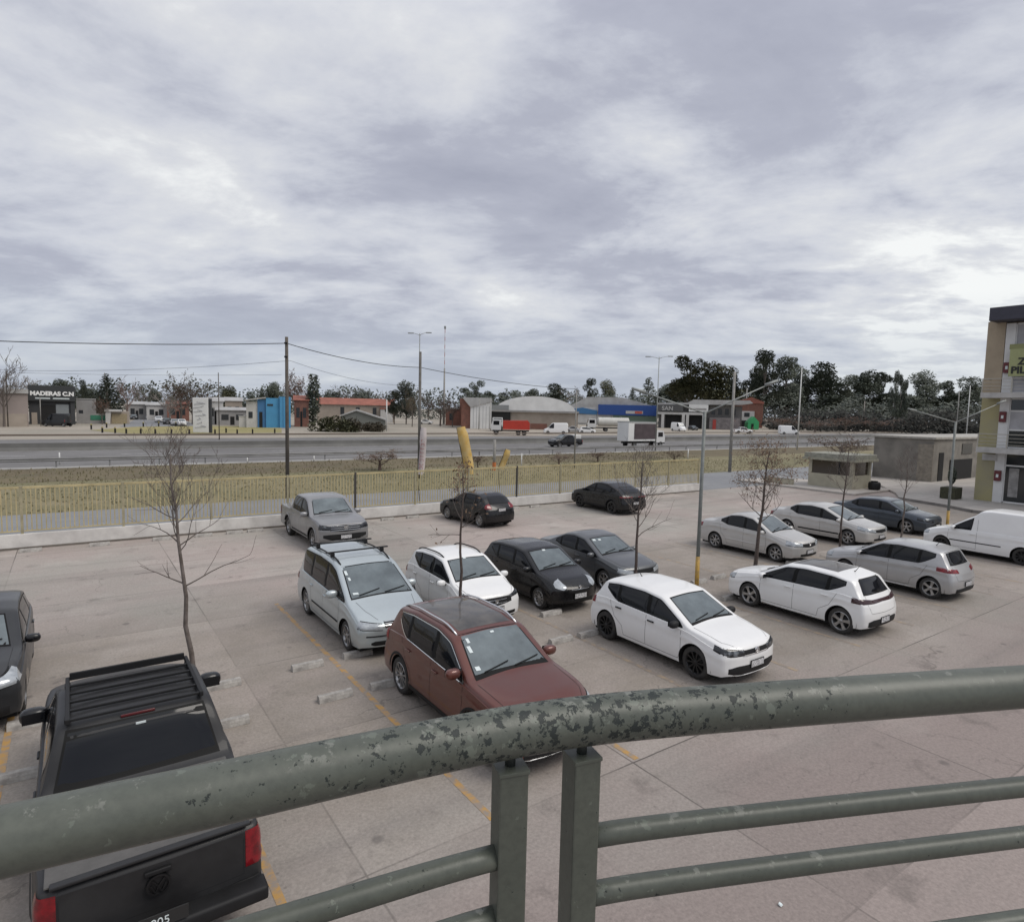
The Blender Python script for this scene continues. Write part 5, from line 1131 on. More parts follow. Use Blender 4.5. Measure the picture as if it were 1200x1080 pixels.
    # guardrail
    g = empty('guardrail', UV(-120, 59.9), LOTA, 'grey steel guardrail along the near side of the highway', 'guardrail'); M_gr = mat('guardrail_steel', (.22, .22, .22), .6, .4, var=.3, vscale=.6)
    mb = MB().prism([(0, .45), (-.04, .52), (0, .6), (-.04, .68), (0, .76), (.02, .76), (-.02, .68), (.02, .6), (-.02, .52), (.02, .45)], 0, 330, 'x')
    mb.build('rail_beam', M_gr, g)
    for i in range(95): MB().box(i * 3.5 - .05, i * 3.5 + .05, .03, .12, -.02, .74).build('post', M_gr, g)
    for i in range(1): pass
    # median barrier
    b = MB().prism([(-.3, 0), (-.12, .3), (-.08, .75), (.08, .75), (.12, .3), (.3, 0)], -280, 540, 'x'); tag(b.build('median_barrier', mat('barrier_concrete', (.17, .168, .16), .9, var=.3, vscale=.3), None, rz=LOTA, loc=UV(0, 80)), 'low grey concrete barrier along the middle of the highway', 'barrier')
    rb = empty('roadside_rail', UV(-130, 102), LOTA, 'low rusty brown rail along the far side of the highway', 'guardrail')
    MB().box(0, 560, -.04, .04, .4, .62).build('rail_beam', mat('rusty_rail', (.16, .125, .10), .8, var=.3, vscale=.2), rb)

# ------------------------------------------------------------------ balcony railing
def build_railing():
    M_rail = bpy.data.materials.new('chipped_green_grey_paint'); M_rail.use_nodes = True; t = M_rail.node_tree; b = t.nodes['Principled BSDF']; ln = t.links.new
    geo = t.nodes.new('ShaderNodeTexCoord').outputs['Object']
    def noi(s, d, r, off=0):
        mp = t.nodes.new('ShaderNodeMapping'); mp.inputs['Location'].default_value = (off, off, off); ln(geo, mp.inputs[0])
        x = t.nodes.new('ShaderNodeTexNoise'); ln(mp.outputs[0], x.inputs['Vector']); x.inputs['Scale'].default_value = s; x.inputs['Detail'].default_value = d; x.inputs['Roughness'].default_value = r; return x.outputs['Fac']
    def rng(s, a, c, lo=0, hi=1):
        x = t.nodes.new('ShaderNodeMapRange'); ln(s, x.inputs[0]); x.inputs[1].default_value = a; x.inputs[2].default_value = c; x.inputs[3].default_value = lo; x.inputs[4].default_value = hi; return x.outputs[0]
    def m2(op, a, c):
        x = t.nodes.new('ShaderNodeMath'); x.operation = op
        for i, v in ((0, a), (1, c)):
            if isinstance(v, (int, float)): x.inputs[i].default_value = v
            else: ln(v, x.inputs[i])
        return x.outputs[0]
    def mix(f, a, c):
        x = t.nodes.new('ShaderNodeMixRGB'); ln(f, x.inputs[0])
        for i, v in ((1, a), (2, c)):
            if isinstance(v, tuple): x.inputs[i].default_value = (*v, 1)
            else: ln(v, x.inputs[i])
        return x.outputs[0]
    col = mix(rng(noi(5, 4, .6), .35, .65), (.078, .087, .071), (.098, .107, .088))
    col = mix(rng(noi(90, 3, .6, 3), .4, .8, 0, .5), col, (.05, .055, .047))
    # chips cluster near the joint of the two railings
    vd = t.nodes.new('ShaderNodeVectorMath'); vd.operation = 'DISTANCE'; ln(geo, vd.inputs[0]); vd.inputs[1].default_value = (.08, .93, 4.84)
    near = rng(vd.outputs['Value'], .03, .62, .15, -.005)
    flake = m2('ADD', noi(66, 10, .72, 7), near)
    chip = rng(flake, .655, .665); edge = rng(flake, .635, .66, 0, .8)
    old = rng(m2('ADD', noi(40, 8, .62, 21), m2('MULTIPLY', near, .62)), .655, .665)
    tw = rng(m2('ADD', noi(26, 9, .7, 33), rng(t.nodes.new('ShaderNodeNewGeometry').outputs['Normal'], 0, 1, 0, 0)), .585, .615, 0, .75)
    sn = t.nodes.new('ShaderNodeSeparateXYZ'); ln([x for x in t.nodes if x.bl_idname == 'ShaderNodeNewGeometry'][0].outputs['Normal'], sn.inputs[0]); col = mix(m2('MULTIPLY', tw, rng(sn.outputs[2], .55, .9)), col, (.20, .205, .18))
    col = mix(old, col, (.125, .14, .115)); col = mix(edge, col, (.12, .135, .112)); col = mix(chip, col, (.018, .024, .022))
    ln(col, b.inputs['Base Color']); ln(rng(chip, 0, 1, .42, .6), b.inputs['Roughness']); b.inputs['Specular IOR Level'].default_value = .45
    bp = t.nodes.new('ShaderNodeBump'); bp.inputs['Strength'].default_value = .6; bp.inputs['Distance'].default_value = .0012; bp.invert = True; ln(chip, bp.inputs['Height'])
    bp2 = t.nodes.new('ShaderNodeBump'); bp2.inputs['Strength'].default_value = .35; bp2.inputs['Distance'].default_value = .001; ln(noi(60, 4, .6, 2), bp2.inputs['Height']); ln(bp.outputs[0], bp2.inputs['Normal']); ln(bp2.outputs[0], b.inputs['Normal'])
    ZR = CH - .45
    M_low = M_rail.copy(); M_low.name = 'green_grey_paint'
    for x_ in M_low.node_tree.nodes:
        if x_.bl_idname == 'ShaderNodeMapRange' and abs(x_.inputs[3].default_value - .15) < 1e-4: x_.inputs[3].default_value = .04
    root = empty('balcony_railing', (0, 0, 0), 0, 'grey-green painted balcony railing with chipped paint at its joint', 'railing')
    P = [GP(x, y, ZR) for x, y in ((0, 986), (133, 955.5), (270, 925), (400, 899.5), (545, 864), (640, 848.5), (700, 840.5), (780, 834), (908, 825), (1050, 814), (1200, 804))]
    a0 = P[0] + (P[0] - P[1]) * 6; a1 = P[-1] + (P[-1] - P[-2]) * 14
    P = [a0] + P + [a1]
    # smooth the path
    Q = P[1:-1]
    for _ in range(2): Q = [Q[0]] + [Q[i] * .5 + (Q[i - 1] + Q[i + 1]) * .25 for i in range(1, len(Q) - 1)] + [Q[-1]]
    Q = [Q[0].lerp(a0, i / 6) for i in range(6, 0, -1)] + Q + [Q[-1].lerp(a1, i / 14) for i in range(1, 15)]
    S = []
    for i in range(len(Q) - 1):
        for k in range(6): 
            t_ = k / 6; p0, p1, p2, p3 = Q[max(0, i - 1)], Q[i], Q[i + 1], Q[min(len(Q) - 1, i + 2)]
            S.append(.5 * ((2 * p1) + (p2 - p0) * t_ + (2 * p0 - 5 * p1 + 4 * p2 - p3) * t_ ** 2 + (3 * p1 - p0 - 3 * p2 + p3) * t_ ** 3))
    S.append(Q[-1])
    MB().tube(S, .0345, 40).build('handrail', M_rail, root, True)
    def near_pt(px):
        best = min(S, key=lambda p: abs(600 + F * p.x / p.y - px)); i = min(range(len(S)), key=lambda k: (S[k] - best).length); d = (S[min(i + 1, len(S) - 1)] - S[max(i - 1, 0)]).normalized(); return best.copy(), d
    def under(x, z):      # point of the handrail line at a given world direction, lowered
        return x
    # line of each side (for the lower rails)
    for px, side in ((601, -1), (693, 1)):
        c, d = near_pt(px); ang = math.atan2(d.y, d.x) + (R(-4) if side < 0 else R(6)); c.z = 0
        post = MB().box(-.021, .021, -.021, .021, 3.4, ZR - .050, .0025).build('post', M_rail, root, loc=c, rz=ang)
        MB().cyl(0, 0, ZR - .054, ZR - .02, .0075, 14).build('pin', mat('pin_steel', (.04, .045, .042), .5, .4), root, True, loc=c)
        MB().box(-.0225, .0225, -.0225, .0225, ZR - .053, ZR - .0475, .001).build('post_cap', M_rail, post)
        k = [p for p in S if (p.x < c.x if side < 0 else p.x > c.x)]
        for dz in (.18, .272, .43, .55):
            pts = [Vector((c.x, c.y, ZR - dz))] + [Vector((p.x, p.y, ZR - dz)) for p in (k if side > 0 else k[::-1])]
            pts = [pts[0]] + [p for p in pts[1:] if (p - pts[0]).length > .05]
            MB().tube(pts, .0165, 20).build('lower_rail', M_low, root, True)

# ------------------------------------------------------------------ buildings
def farbox(px0, px1, base_py, top_py, depthm, name, label, cat='building'):
    """an Empty at the left foot of a building whose front runs along the highway direction or across the view"""
    mid = (px0 + px1) / 2; c = GP(mid, base_py + .023 * min(0, px0) * -1); Y = c.y; be = math.atan2(c.x, Y); w = (px1 - px0) / F * Y * math.cos(be); dr = Vector((math.cos(be), -math.sin(be), 0)); a = c - dr * w / 2; b = c + dr * w / 2; h = hgt(c, top_py, mid)
    o = empty(name, (a.x, a.y, 0), -be, label, cat); return o, w, h, Y / F
def build_litter():
    r = random.Random(9); spots = ((915, 1060, 'crumpled white paper scrap on the paving under the lowest rail on the right'), (1048, 790, 'small white scrap on the paving just above the handrail at the right'))
    for x, y, lab in spots:
        mb = MB(); p = GP(x, y)
        for i in range(5):
            a = r.uniform(0, 6.28); q = Vector((r.uniform(-.012, .012), r.uniform(-.012, .012), .012)); s_ = .022; mb.add([q + Vector((math.cos(a + k * 1.57) * s_, math.sin(a + k * 1.57) * s_, r.uniform(-.008, .012))) for k in range(4)], [(0, 1, 2), (0, 2, 3)])
        tag(mb.build('paper_scrap', M_paper, None, loc=p, fix=False), lab, 'litter', 'litter on the paving')
def build_right():
    M_ylw = mat('olive_yellow_render', (.36, .325, .17), .85, col2=(.31, .285, .19), vscale=.6, bump=.1); M_tan = mat('tan_render', (.40, .33, .24), .85, var=.2, vscale=.8); M_wh = mat('white_frame', (.66, .66, .65), .6, var=.12, vscale=1.5); M_fasc = mat('slate_fascia', (.045, .045, .065), .6, var=.2)
    M_gl = mat('shop_glass', (.02, .024, .026), .06, spec=.7); M_blind = mat('pale_blind', (.42, .42, .44), .7, var=.2, vscale=2); M_slab = mat('slab_concrete', (.50, .49, .47), .8, var=.3, vscale=1.5); M_gn = mat('lime_sign_board', (.33, .35, .17), .6, var=.1); M_ink = mat('sign_ink', (.02, .022, .02), .6); M_redb = mat('fire_box_red', (.12, .02, .024), .5)
    U0 = 48.0; V0 = 16.15
    o = empty('commercial_building', UV(U0, V0, .13), LOTA, 'three-storey olive and white commercial building at the right edge', 'building')
    z1, z2, zt = 3.35, 6.75, 11.45
    # local x = +U (depth), y = +V ; facade at x=0, runs to negative y
    D = -24
    MB().box(.25, 12, D, -.0, 0, zt).build('wall', M_tan, o)
    MB().box(-.0, .25, -1.0, .0, 0, z2).build('lower_pier', M_ylw, o); MB().box(-.003, .25, -.95, .0, z2 + .002, zt - .1).build('upper_pier', M_tan, o)
    MB().box(-.06, .25, -1.5, -1.002, 0, zt - .3).build('white_column', M_wh, o)
    MB().box(-1.3, 12.3, D, -.45, zt - .2, zt + .6, .02).build('roof_fascia', M_fasc, o)
    for zf, nm in ((z1, 'first_floor_balcony'), (z2, 'second_floor_balcony')):
        bl = MB().box(-1.35, .2, D, -.35, zf - .22, zf + .10).build(nm, M_slab, o)
        rl = MB()
        for z in (zf + .95, zf + .72, zf + .5, zf + .3): rl.tube([(.2, -.4, z), (-1.3, -.4, z), (-1.3, D, z)], .022 if z > zf + .9 else .013, 6)
        for y in np.arange(-.4, D, -1.5): rl.box(-1.325, -1.275, y - .025, y + .025, zf + .1, zf + .97)
        rl.build('balcony_rail', mat('grey_rail', (.40, .38, .33), .6), bl)
    # shop fronts
    for k, (za, zb) in enumerate(((.05, z1 - .25), (z1 + .12, z2 - .25), (z2 + .12, zt - .35))):
        y = -1.505
        for i in range(4):
            y1 = y - 4.6
            w = MB().box(.05, .16, y1, y, za, zb).build('window', M_gl if k == 0 else (M_blind if k == 2 else M_gl), o)
            fr = MB()
            for yy in (y, y - 1.55, y - 3.1, y1): fr.box(-.0, .20, yy - .055, yy + .055, za, zb)
            for zz in ((za, zb) + ((2.35,) if k == 0 else (zb - .75, za + 1.1) if k == 1 else ())): fr.box(.004, .196, y1 + .06, y - .06, zz - .05, zz + .05)
            fr.build('window_frame', M_wh, w)
            if k == 1: MB().box(.03, .05, y1 + .06, y - .06, za + 1.15, zb - .8).build('blind', M_blind, w)
            if k == 0:
                for yy in (y - .5, y - 2.2, y - 3.8): MB().box(.03, .05, yy - .25, yy + .25, .4, 2.2).build('window_display', mat('pale_poster', (.35, .34, .33), .7, var=.5, vscale=2), w)
            y = y1 - .5
            MB().box(-.06, .25, y1 - .5, y1, za, zb).build('white_column', M_wh, o)
    sg = MB().box(-.75, -.68, -9.5, -1.5, z2 + 1.1, z2 + 2.75, .01).build('sign_board', M_gn, o)
    text('ZONA', .58, sg, (-.77, -1.95, z2 + 1.80), R(-90), M_ink, .01, 'sign_lettering', align='LEFT', bold=.02); text('PILAR', .58, sg, (-.77, -1.62, z2 + 1.28), R(-90), M_ink, .01, 'sign_lettering', align='LEFT', bold=.02)
    MB().box(-.72, -.66, -9.5, -1.45, z2 + 2.75, z2 + 3.05).build('sign_top_band', mat('sign_olive', (.22, .23, .10), .6), sg)
    for z in (1.35, z1 + 1.7, z2 + 1.35):
        fb = MB().box(-.22, -.06, -1.4, -1.05, z, z + .65, .02).build('fire_hose_box', M_redb, o); MB().box(-.235, -.22, -1.29, -1.16, z + .22, z + .42).build('box_window', M_paper, fb)
    MB().box(-.09, 0, -1.1, -.3, z1 - .75, z1 - .35).build('wall_vent', M_slab, o)
    # topiary in a planter
    p = empty('potted_shrub', UV(47.0, 17.1, .13), LOTA, 'dark potted shrub standing beside the olive pier of the building', 'potted plant')
    MB().box(-.55, .55, -.45, .45, 0, .75, .05).build('planter', mat('dark_planter', (.03, .032, .022), .9, col2=(.06, .06, .03), vscale=9, bump=.6, bscale=20), p)
    MB().cyl(0, 0, .7, 1.1, .06, 8).build('stem', M_wood, p); c = MB(); r = random.Random(5)
    for i in range(1100):
        d = Vector((r.gauss(0, 1), r.gauss(0, 1), r.gauss(0, 1))).normalized(); k = r.uniform(.75, 1.05); q = Vector((d.x * .23 * k, d.y * .23 * k, 1.5 + d.z * .55 * k)); a = Vector((r.uniform(-1, 1), r.uniform(-1, 1), r.uniform(-1, 1))).normalized() * .045; b = a.orthogonal().normalized() * .03; c.add([q - a, q + b, q + a, q - b], [(0, 1, 2, 3)])
    c.build('foliage', L_dark, p, fix=False)
    # concrete shed
    M_sc = mat('stained_concrete', (.24, .225, .20), .9, col2=(.16, .15, .135), vscale=.8, bump=.4, bscale=6, contrast=(.35, .6))
    s = empty('concrete_shed', UV(57.6, 22.4, 0), LOTA, 'low stained concrete shed left of the three-storey building', 'building')
    MB().box(0, 22, 0, 4.7, 0, 3.6).build('wall', M_sc, s); MB().box(-.15, 22.2, -.15, 4.9, 3.6, 3.78, .02).build('roof_slab', mat('pale_coping', (.42, .40, .36), .8, var=.3), s)
    MB().box(-.05, .0, .0, 1.15, 0, 3.2).build('buttress', mat('tan_concrete', (.29, .26, .215), .9, var=.3), s)
    MB().box(1.0, 1.9, -.04, 0, .1, 2.5).build('door', M_under, s); MB().box(5.5, 7.6, -.05, 0, 2.3, 3.2).build('window', M_gl, s)
    MB().box(3.2, 7.8, -.06, 0, 0.05, 1.85).build('garage_opening', M_under, s)
    pr = MB().box(-1.2, -.9, 4.4, 8, 0, 1.0).build('side_wall', M_sc, s)
    # booth
    M_bo = mat('cream_render', (.42, .39, .30), .85, col2=(.33, .31, .24), vscale=1.2)
    b = empty('guard_booth', UV(45.3, 22.6, .14), LOTA, 'small cream guard booth with a dark window band and flat roof', 'booth')
    MB().box(0, 2.6, 0, 3.3, 0, .95, .01).build('base_wall', M_bo, b)
    w_ = MB().box(.06, 2.5, .15, 3.2, .95, 1.95).build('window_band', mat('brown_glass', (.05, .038, .028), .1, spec=.7), b)
    for y in (.0, 3.05): MB().box(-.0, .25, y, y + .25, .952, 1.95).build('corner_post', M_bo, b)
    MB().box(-.02, .12, .95, 1.05, .952, 1.95).build('window_bar', M_trim, b)
    MB().box(2.35, 2.6, 0, .25, .952, 1.95).build('corner_post', M_bo, b)
    MB().box(-.35, 2.9, -.35, 3.65, 1.95, 2.12, .02).build('roof_slab', mat('booth_roof', (.34, .33, .26), .85, var=.3), b)
    MB().box(-.25, 2.8, -.25, 3.55, 2.12, 2.45, .02).build('roof_parapet', mat('booth_parapet', (.30, .30, .25), .85, var=.3), b)
    t = empty('tyre_stack', UV(47.0, 21.9, .14), LOTA, 'dark round bin at the right foot of the guard booth', 'bin'); MB().lathe([(0, 0), (.34, 0), (.4, .1), (.4, .45), (.34, .55), (0, .55)], 20, 'z').build('barrel', M_trim, t, True); MB().cyl(0, 0, .55, .62, .22, 14).build('lid', M_under, t)
    t.name = 'waste_bin'
    lw = empty('low_parapet', UV(44.0, 26.4, 0), LOTA, 'low cream block wall left of the guard booth', 'wall'); MB().box(0, .3, 0, 2.2, 0, .55, .02).build('wall_face', M_bo, lw); MB().box(-.04, .34, -.04, 2.24, .55, .62).build('coping', M_slab, lw)
    fz = empty('side_fence', UV(51.5, 27.3), LOTA, 'olive metal fence between the guard booth and the concrete shed', 'fence')
    mb = MB()
    for x in np.arange(0, 6, .14): mb.box(x - .012, x + .012, -.012, .012, .3, 2.0)
    mb.box(0, 6, -.02, .02, .28, .33); mb.box(0, 6, -.02, .02, 1.97, 2.02); mb.build('fence_panel', mat('olive_fence_paint', (.36, .32, .17)), fz)
    for x in (0, 3, 6): MB().box(x - .05, x + .05, -.05, .05, 0, 2.1).build('post', M_conc, fz)

def gable(w, d, h, hr, ov=.3, x0=0):   # ridge along x
    return MB().prism([(-ov, h), (d / 2, hr), (d + ov, h), (d + ov, h + .15), (d / 2, hr + .18), (-ov, h + .15)], x0 - ov, x0 + w + ov, 'x')
def build_far():
    M_grw = mat('pinkish_warehouse', (.30, .255, .235), .85, var=.15, vscale=.2); M_dk = mat('dark_clad', (.05, .052, .055), .8, var=.3, vscale=.3); M_shut = mat('grey_shutter', (.22, .24, .25), .6, var=.1); M_gr = mat('grey_render', (.33, .32, .31), .85, var=.2, vscale=.3)
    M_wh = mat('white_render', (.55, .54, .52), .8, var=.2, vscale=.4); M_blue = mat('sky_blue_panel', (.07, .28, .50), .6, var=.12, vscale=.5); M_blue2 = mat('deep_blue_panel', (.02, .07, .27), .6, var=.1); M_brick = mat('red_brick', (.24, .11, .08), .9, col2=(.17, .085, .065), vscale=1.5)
    M_redr = mat('red_roof', (.32, .115, .08), .8, var=.3, vscale=.4); M_tin = mat('tin_roof', (.46, .46, .45), .6, .2, col2=(.33, .32, .31), vscale=.3); M_tinw = mat('white_tin', (.74, .74, .72), .6, var=.15, vscale=.3); M_win = mat('far_window', (.03, .033, .036), .2); M_op = mat('dark_opening', (.014, .014, .014), .9); M_grn = mat('green_panel', (.05, .22, .14), .7, var=.2)
    M_tan = mat('tan_wall', (.36, .31, .26), .85, var=.2, vscale=.4)
    def B(mb, n, m, o): return mb.build(n, m, o)
    # pink grey warehouse
    o, w, h, k = farbox(-45, 35, 498.5, 455, 20, 'warehouse', 'pinkish grey warehouse at the left edge, across the highway')
    B(MB().box(0, w, 0, 20, 0, h * .92), 'wall', M_grw, o); B(MB().box(-.2, w + .1, -.3, 20.3, h * .88, h, .05), 'roof', M_tin, o); B(MB().box(w * .3, w * .98, -.15, 0, 0, h * .34), 'front_wall', M_tan, o)
    # timber yard
    o, w, h, k = farbox(35, 89, 497, 452, 18, 'timber_yard', 'dark timber yard building with big white lettering')
    B(MB().box(0, w, 0, 16, 0, h * .80), 'wall', M_dk, o); sg = B(MB().box(-.1, w + .1, -.6, .0, h * .60, h, .04), 'sign_board', mat('sign_charcoal', (.035, .038, .04), .7), o)
    text('MADERAS C.N', w * .148, sg, (w * .51, -.64, h * .745), 0, mat('bright_letter', (.8, .8, .78), .6), .03, 'sign_lettering', bold=.06)
    M_small = M_paper
    B(MB().box(w * .14, w * .46, -.63, -.6, h * .655, h * .685), 'small_lettering_line', M_small, sg); B(MB().box(w * .52, w * .88, -.63, -.6, h * .655, h * .685), 'small_lettering_line', M_small, sg)
    B(MB().box(w * .58, w * .86, -.08, 0, 0, h * .52), 'roller_shutter', M_shut, o); B(MB().box(w * .24, w * .56, -.06, 0, 0, h * .5), 'dark_gate', M_op, o); B(MB().box(w * .05, w * .17, -.05, 0, 0, h * .3), 'side_door', M_tan, o); B(MB().box(w * .9, w, -.3, 0, 0, h * .60), 'pillar', M_dk, o)
    # grey low building + green strip
    o, w, h, k = farbox(90, 116, 496, 468, 15, 'grey_workshop', 'low pale grey building right of the timber yard')
    B(MB().box(0, w * .9, 2, 14, 0, h), 'wall', M_gr, o); B(MB().box(0, w * .9, 1.9, 14.1, h, h + .2), 'roof', M_tin, o); B(MB().box(w * .12, w * .3, 1.9, 2, h * .4, h * .55), 'window', M_win, o)
    o, w, h, k = farbox(90, 126, 496, 484.5, 3, 'construction_hoarding', 'grey and green site hoarding in front of the pale grey building', 'hoarding'); B(MB().box(0, w, -.5, -.4, 0, h), 'grey_sheet', M_gr, o); B(MB().box(w * .45, w * .97, -.56, -.5, h * .35, h * .85), 'green_sheet', M_grn, o)
    o, w, h, k = farbox(124, 152, 496.5, 477.5, 5, 'kiosk', 'small pale kiosk with a tan roll-down front')
    B(MB().box(0, w, 0, 5, 0, h * .75), 'wall', M_tan, o); B(MB().prism([(0, 0), (w * .18, 0), (w * .24, h * .8), (w * .1, h), (0, h * .9)], -.6, -.2), 'white_side', M_wh, o); B(MB().box(-.2, w * .7, -.8, 5, h * .75, h * .86), 'roof', M_wh, o); B(MB().box(w * .25, w * .9, -.1, 0, 0, h * .62), 'roll_front', mat('tan_shutter', (.33, .27, .17), .8, var=.2), o)
    # white totem
    p = GP(236, 507); o = empty('totem_sign', p, R(6), 'tall white totem sign at the traffic island', 'sign'); h = hgt(p, 466, 236); B(MB().box(-1.3, 1.3, -.25, .25, 0, h, .12), 'panel', M_tinw, o); B(MB().box(1.3, 1.75, -.2, .2, 0, h * .98), 'side_panel', M_dk, o)
    sq = MB(); 
    for i in range(7): sq.tube([(-.9 + .35 * math.sin(i), -.27, h * (.15 + .11 * i)), (.4 + .5 * math.cos(i * 2), -.27, h * (.18 + .11 * i)), (.8 * math.sin(i * 3), -.27, h * (.22 + .11 * i))], .05, 4)
    B(sq, 'grey_drawing', mat('grey_ink', (.33, .33, .34), .8), o)
    # houses in the side road and behind
    for i, (a, b, by, ty, m_, rf, lab) in enumerate(((172, 196, 492, 472, M_wh, M_tin, 'white house at the end of the side road, left side'), (196, 222, 493, 470, M_brick, M_redr, 'brick house with red roof behind the weeping tree'), (244, 262, 497, 466, M_wh, M_tin, 'white two-storey house right of the totem sign'), (254, 292, 498, 478, M_gr, M_tin, 'grey flat-roofed house left of the blue building'), (264, 284, 493, 466, M_tan, M_tin, 'tan house behind the grey flat-roofed one'), (150, 172, 491, 471, M_gr, M_tin, 'grey house left of the side road'), (345, 362, 500, 464, M_brick, M_redr, 'brick-fronted house right of the utility pole'))):
        o, w, h, k = farbox(a, b, by, ty, 9, 'house', lab, 'house'); B(MB().box(0, w, 0, 9, 0, h * .85), 'wall', m_, o); B(gable(w, 9, h * .85, h), 'roof', rf, o)
        for q in (.15, .6): B(MB().box(w * q, w * (q + .22), -.06, 0, h * .3, h * .62), 'window', M_win, o)
        B(MB().box(w * .42, w * .55, -.05, 0, 0, h * .5), 'door', M_op, o)
    o, w, h, k = farbox(280, 291, 500.5, 487, 3, 'white_shed', 'small white box-like shed left of the blue building', 'shed'); B(MB().box(0, w, 0, 2.4, 0, h * .95, .05), 'wall', M_wh, o); B(MB().box(-.1, w + .1, -.1, 2.5, h * .95, h), 'roof', M_tin, o)
    # blue building
    o, w, h, k = farbox(289, 341, 501, 464.5, 9, 'blue_building', 'bright blue panelled building with a white left wing')
    B(MB().box(0, w * .25, .5, 9, 0, h * .82), 'white_wing', M_wh, o); B(MB().prism([(-.3, h * .84), (w * .44, h * .94), (w * .44, h * .98), (-.3, h * .88)], -.2, 9.2), 'lean_to_roof', M_tin, o)
    B(MB().box(w * .25, w * .44, .3, 9, 0, h * .9), 'darker_blue_wing', mat('mid_blue', (.05, .16, .33), .7), o); fb = B(MB().box(w * .44, w * .74, 0, 9, 0, h * .95), 'wall', M_blue, o); B(MB().box(w * .742, w, -.4, 9, 0, h * 1.0), 'tower', M_blue, o)  # wing beside the white one in a darker blue than the main wall
    for i in range(3): B(MB().box(w * (.745 + .08 * i), w * (.75 + .08 * i) , -.46, -.40, 0, h), 'panel_rib', mat('mid_blue', (.05, .16, .33)), o)
    B(MB().box(w * .47, w * .60, -.08, 0, h * .70, h * .76), 'dark_lettering_line', M_dk, o); B(MB().box(w * .29, w * .36, .22, .3, 0, h * .5), 'door', M_op, o); B(MB().box(w * .05, w * .14, .42, .5, h * .3, h * .5), 'window', M_win, o)
    # red roofed long building + grey gable
    o, w, h, k = farbox(372, 462, 494, 466, 14, 'long_house', 'long building with red roof behind the big bush'); B(MB().box(0, w, 0, 12, 0, h * .72), 'wall', M_tan, o); B(MB().prism([(-.5, h * .7), (6, h * .98), (12.5, h * .7)], -.5, w + .5, 'x'), 'roof', M_redr, o)
    for q in (.3, .5, .72, .85): B(MB().box(w * q, w * (q + .05), -.06, 0, h * .3, h * .6), 'window', M_win, o)
    B(MB().box(w * .82, w * .98, -3, 0, 0, h * .55), 'white_annex', M_wh, o); B(MB().box(w * .81, w * .99, -3.2, .1, h * .55, h * .6), 'annex_roof', M_redr, o)
    o, w, h, k = farbox(400, 452, 503, 479, 10, 'gabled_shed', 'shed with low grey gabled roof right of the big bush', 'shed'); B(MB().prism([(0, 0), (w, 0), (w, h * .45), (w * .34, h * .9), (0, h * .62)], 0, 10), 'wall', mat('grey_green_wall', (.16, .165, .15), .9), o); B(MB().prism([(-.3, h * .60), (w * .34, h * .9), (w + .3, h * .44), (w + .3, h * .50), (w * .34, h * .97), (-.3, h * .66)], -.4, 10.3), 'roof', M_tin, o); B(MB().box(w * .1, w * .25, -.05, 0, 0, h * .4), 'door', M_op, o)
    # brick house
    o, w, h, k = farbox(522, 552, 498.5, 467, 10, 'brick_house', 'low red brick house left of the barn', 'house'); B(MB().box(0, w, 0, 10, 0, h * .6), 'wall', M_brick, o); B(MB().box(w * .55, w * 1.0, -.5, 10, 0, h), 'gable_wall', M_brick, o); B(MB().box(-.2, w * .55, -.3, 10, h * .6, h * .66), 'roof', M_tin, o); B(MB().box(w * .15, w * .3, -.05, 0, h * .2, h * .45), 'window', M_win, o)
    # barn with grey pitched roof and white front; white arched warehouse
    o, w, h, k = farbox(551, 600, 502.5, 466, 26, 'white_barn', 'barn with grey pitched roof and tall white sheet wall')
    B(MB().prism([(0, 0), (w * .5, 0), (w * .5, h * .86), (0, h * .70)], 0, 24), 'wall', M_tinw, o); B(MB().prism([(-w * .2, h * .99), (w * .5, h * .99), (w * .52, h * .88), (-w * .0, h * .68)], -.3, 24.5), 'roof', M_tin, o); B(MB().box(-w * .22, w * .0, .5, 24, 0, h * .95), 'brick_side', M_brick, o)
    for i in range(6): B(MB().box(w * (.07 + .075 * i), w * (.08 + .075 * i), -.05, 0, 0, h * .72), 'sheet_rib', mat('rib_grey', (.4, .4, .4), .7), o)
    o, w, h, k = farbox(575, 678, 503, 463.5, 30, 'arched_warehouse', 'wide warehouse with white arched roof behind the red truck')
    arc = [(w * .5 + w * .46 * math.cos(R(a)), h * .52 + h * .46 * math.sin(R(a))) for a in np.linspace(4, 176, 22)]
    B(MB().prism([(0, h * .0), (w * .99, h * .0), (w * .99, h * .52), (0, h * .52)], 1, 30), 'wall', M_tan, o); B(MB().prism(arc + [(0, h * .5), (w, h * .5)], .6, 30), 'arched_roof', M_tinw, o)
    B(MB().box(w * .0, w * .22, .4, 1.05, 0, h * .50), 'dark_opening', M_op, o); B(MB().box(w * .0, w * .20, .3, .62, h * .56, h * .70), 'hanging_tarpaulin', mat('grey_tarp', (.24, .25, .25), .8), o); B(MB().box(-w * .02, w * 1.0, .2, .7, h * .50, h * .555), 'eaves_beam', M_gr, o)
    B(MB().box(w * .45, w * .64, .9, 1.0, 0, h * .17), 'brick_footing', M_brick, o)
    # pale shed + blue facade
    o, w, h, k = farbox(664, 768, 498, 465, 26, 'blue_shop', 'large shop with long deep blue front and pale pitched roof')
    B(MB().box(0, w, 0, 22, 0, h * .60), 'wall', M_wh, o); B(MB().prism([(-w * .02, h * .58), (w * .22, h * .98), (w * .62, h * .98), (w * .98, h * .70), (w, h * .56)], .3, 24), 'roof', M_tin, o)
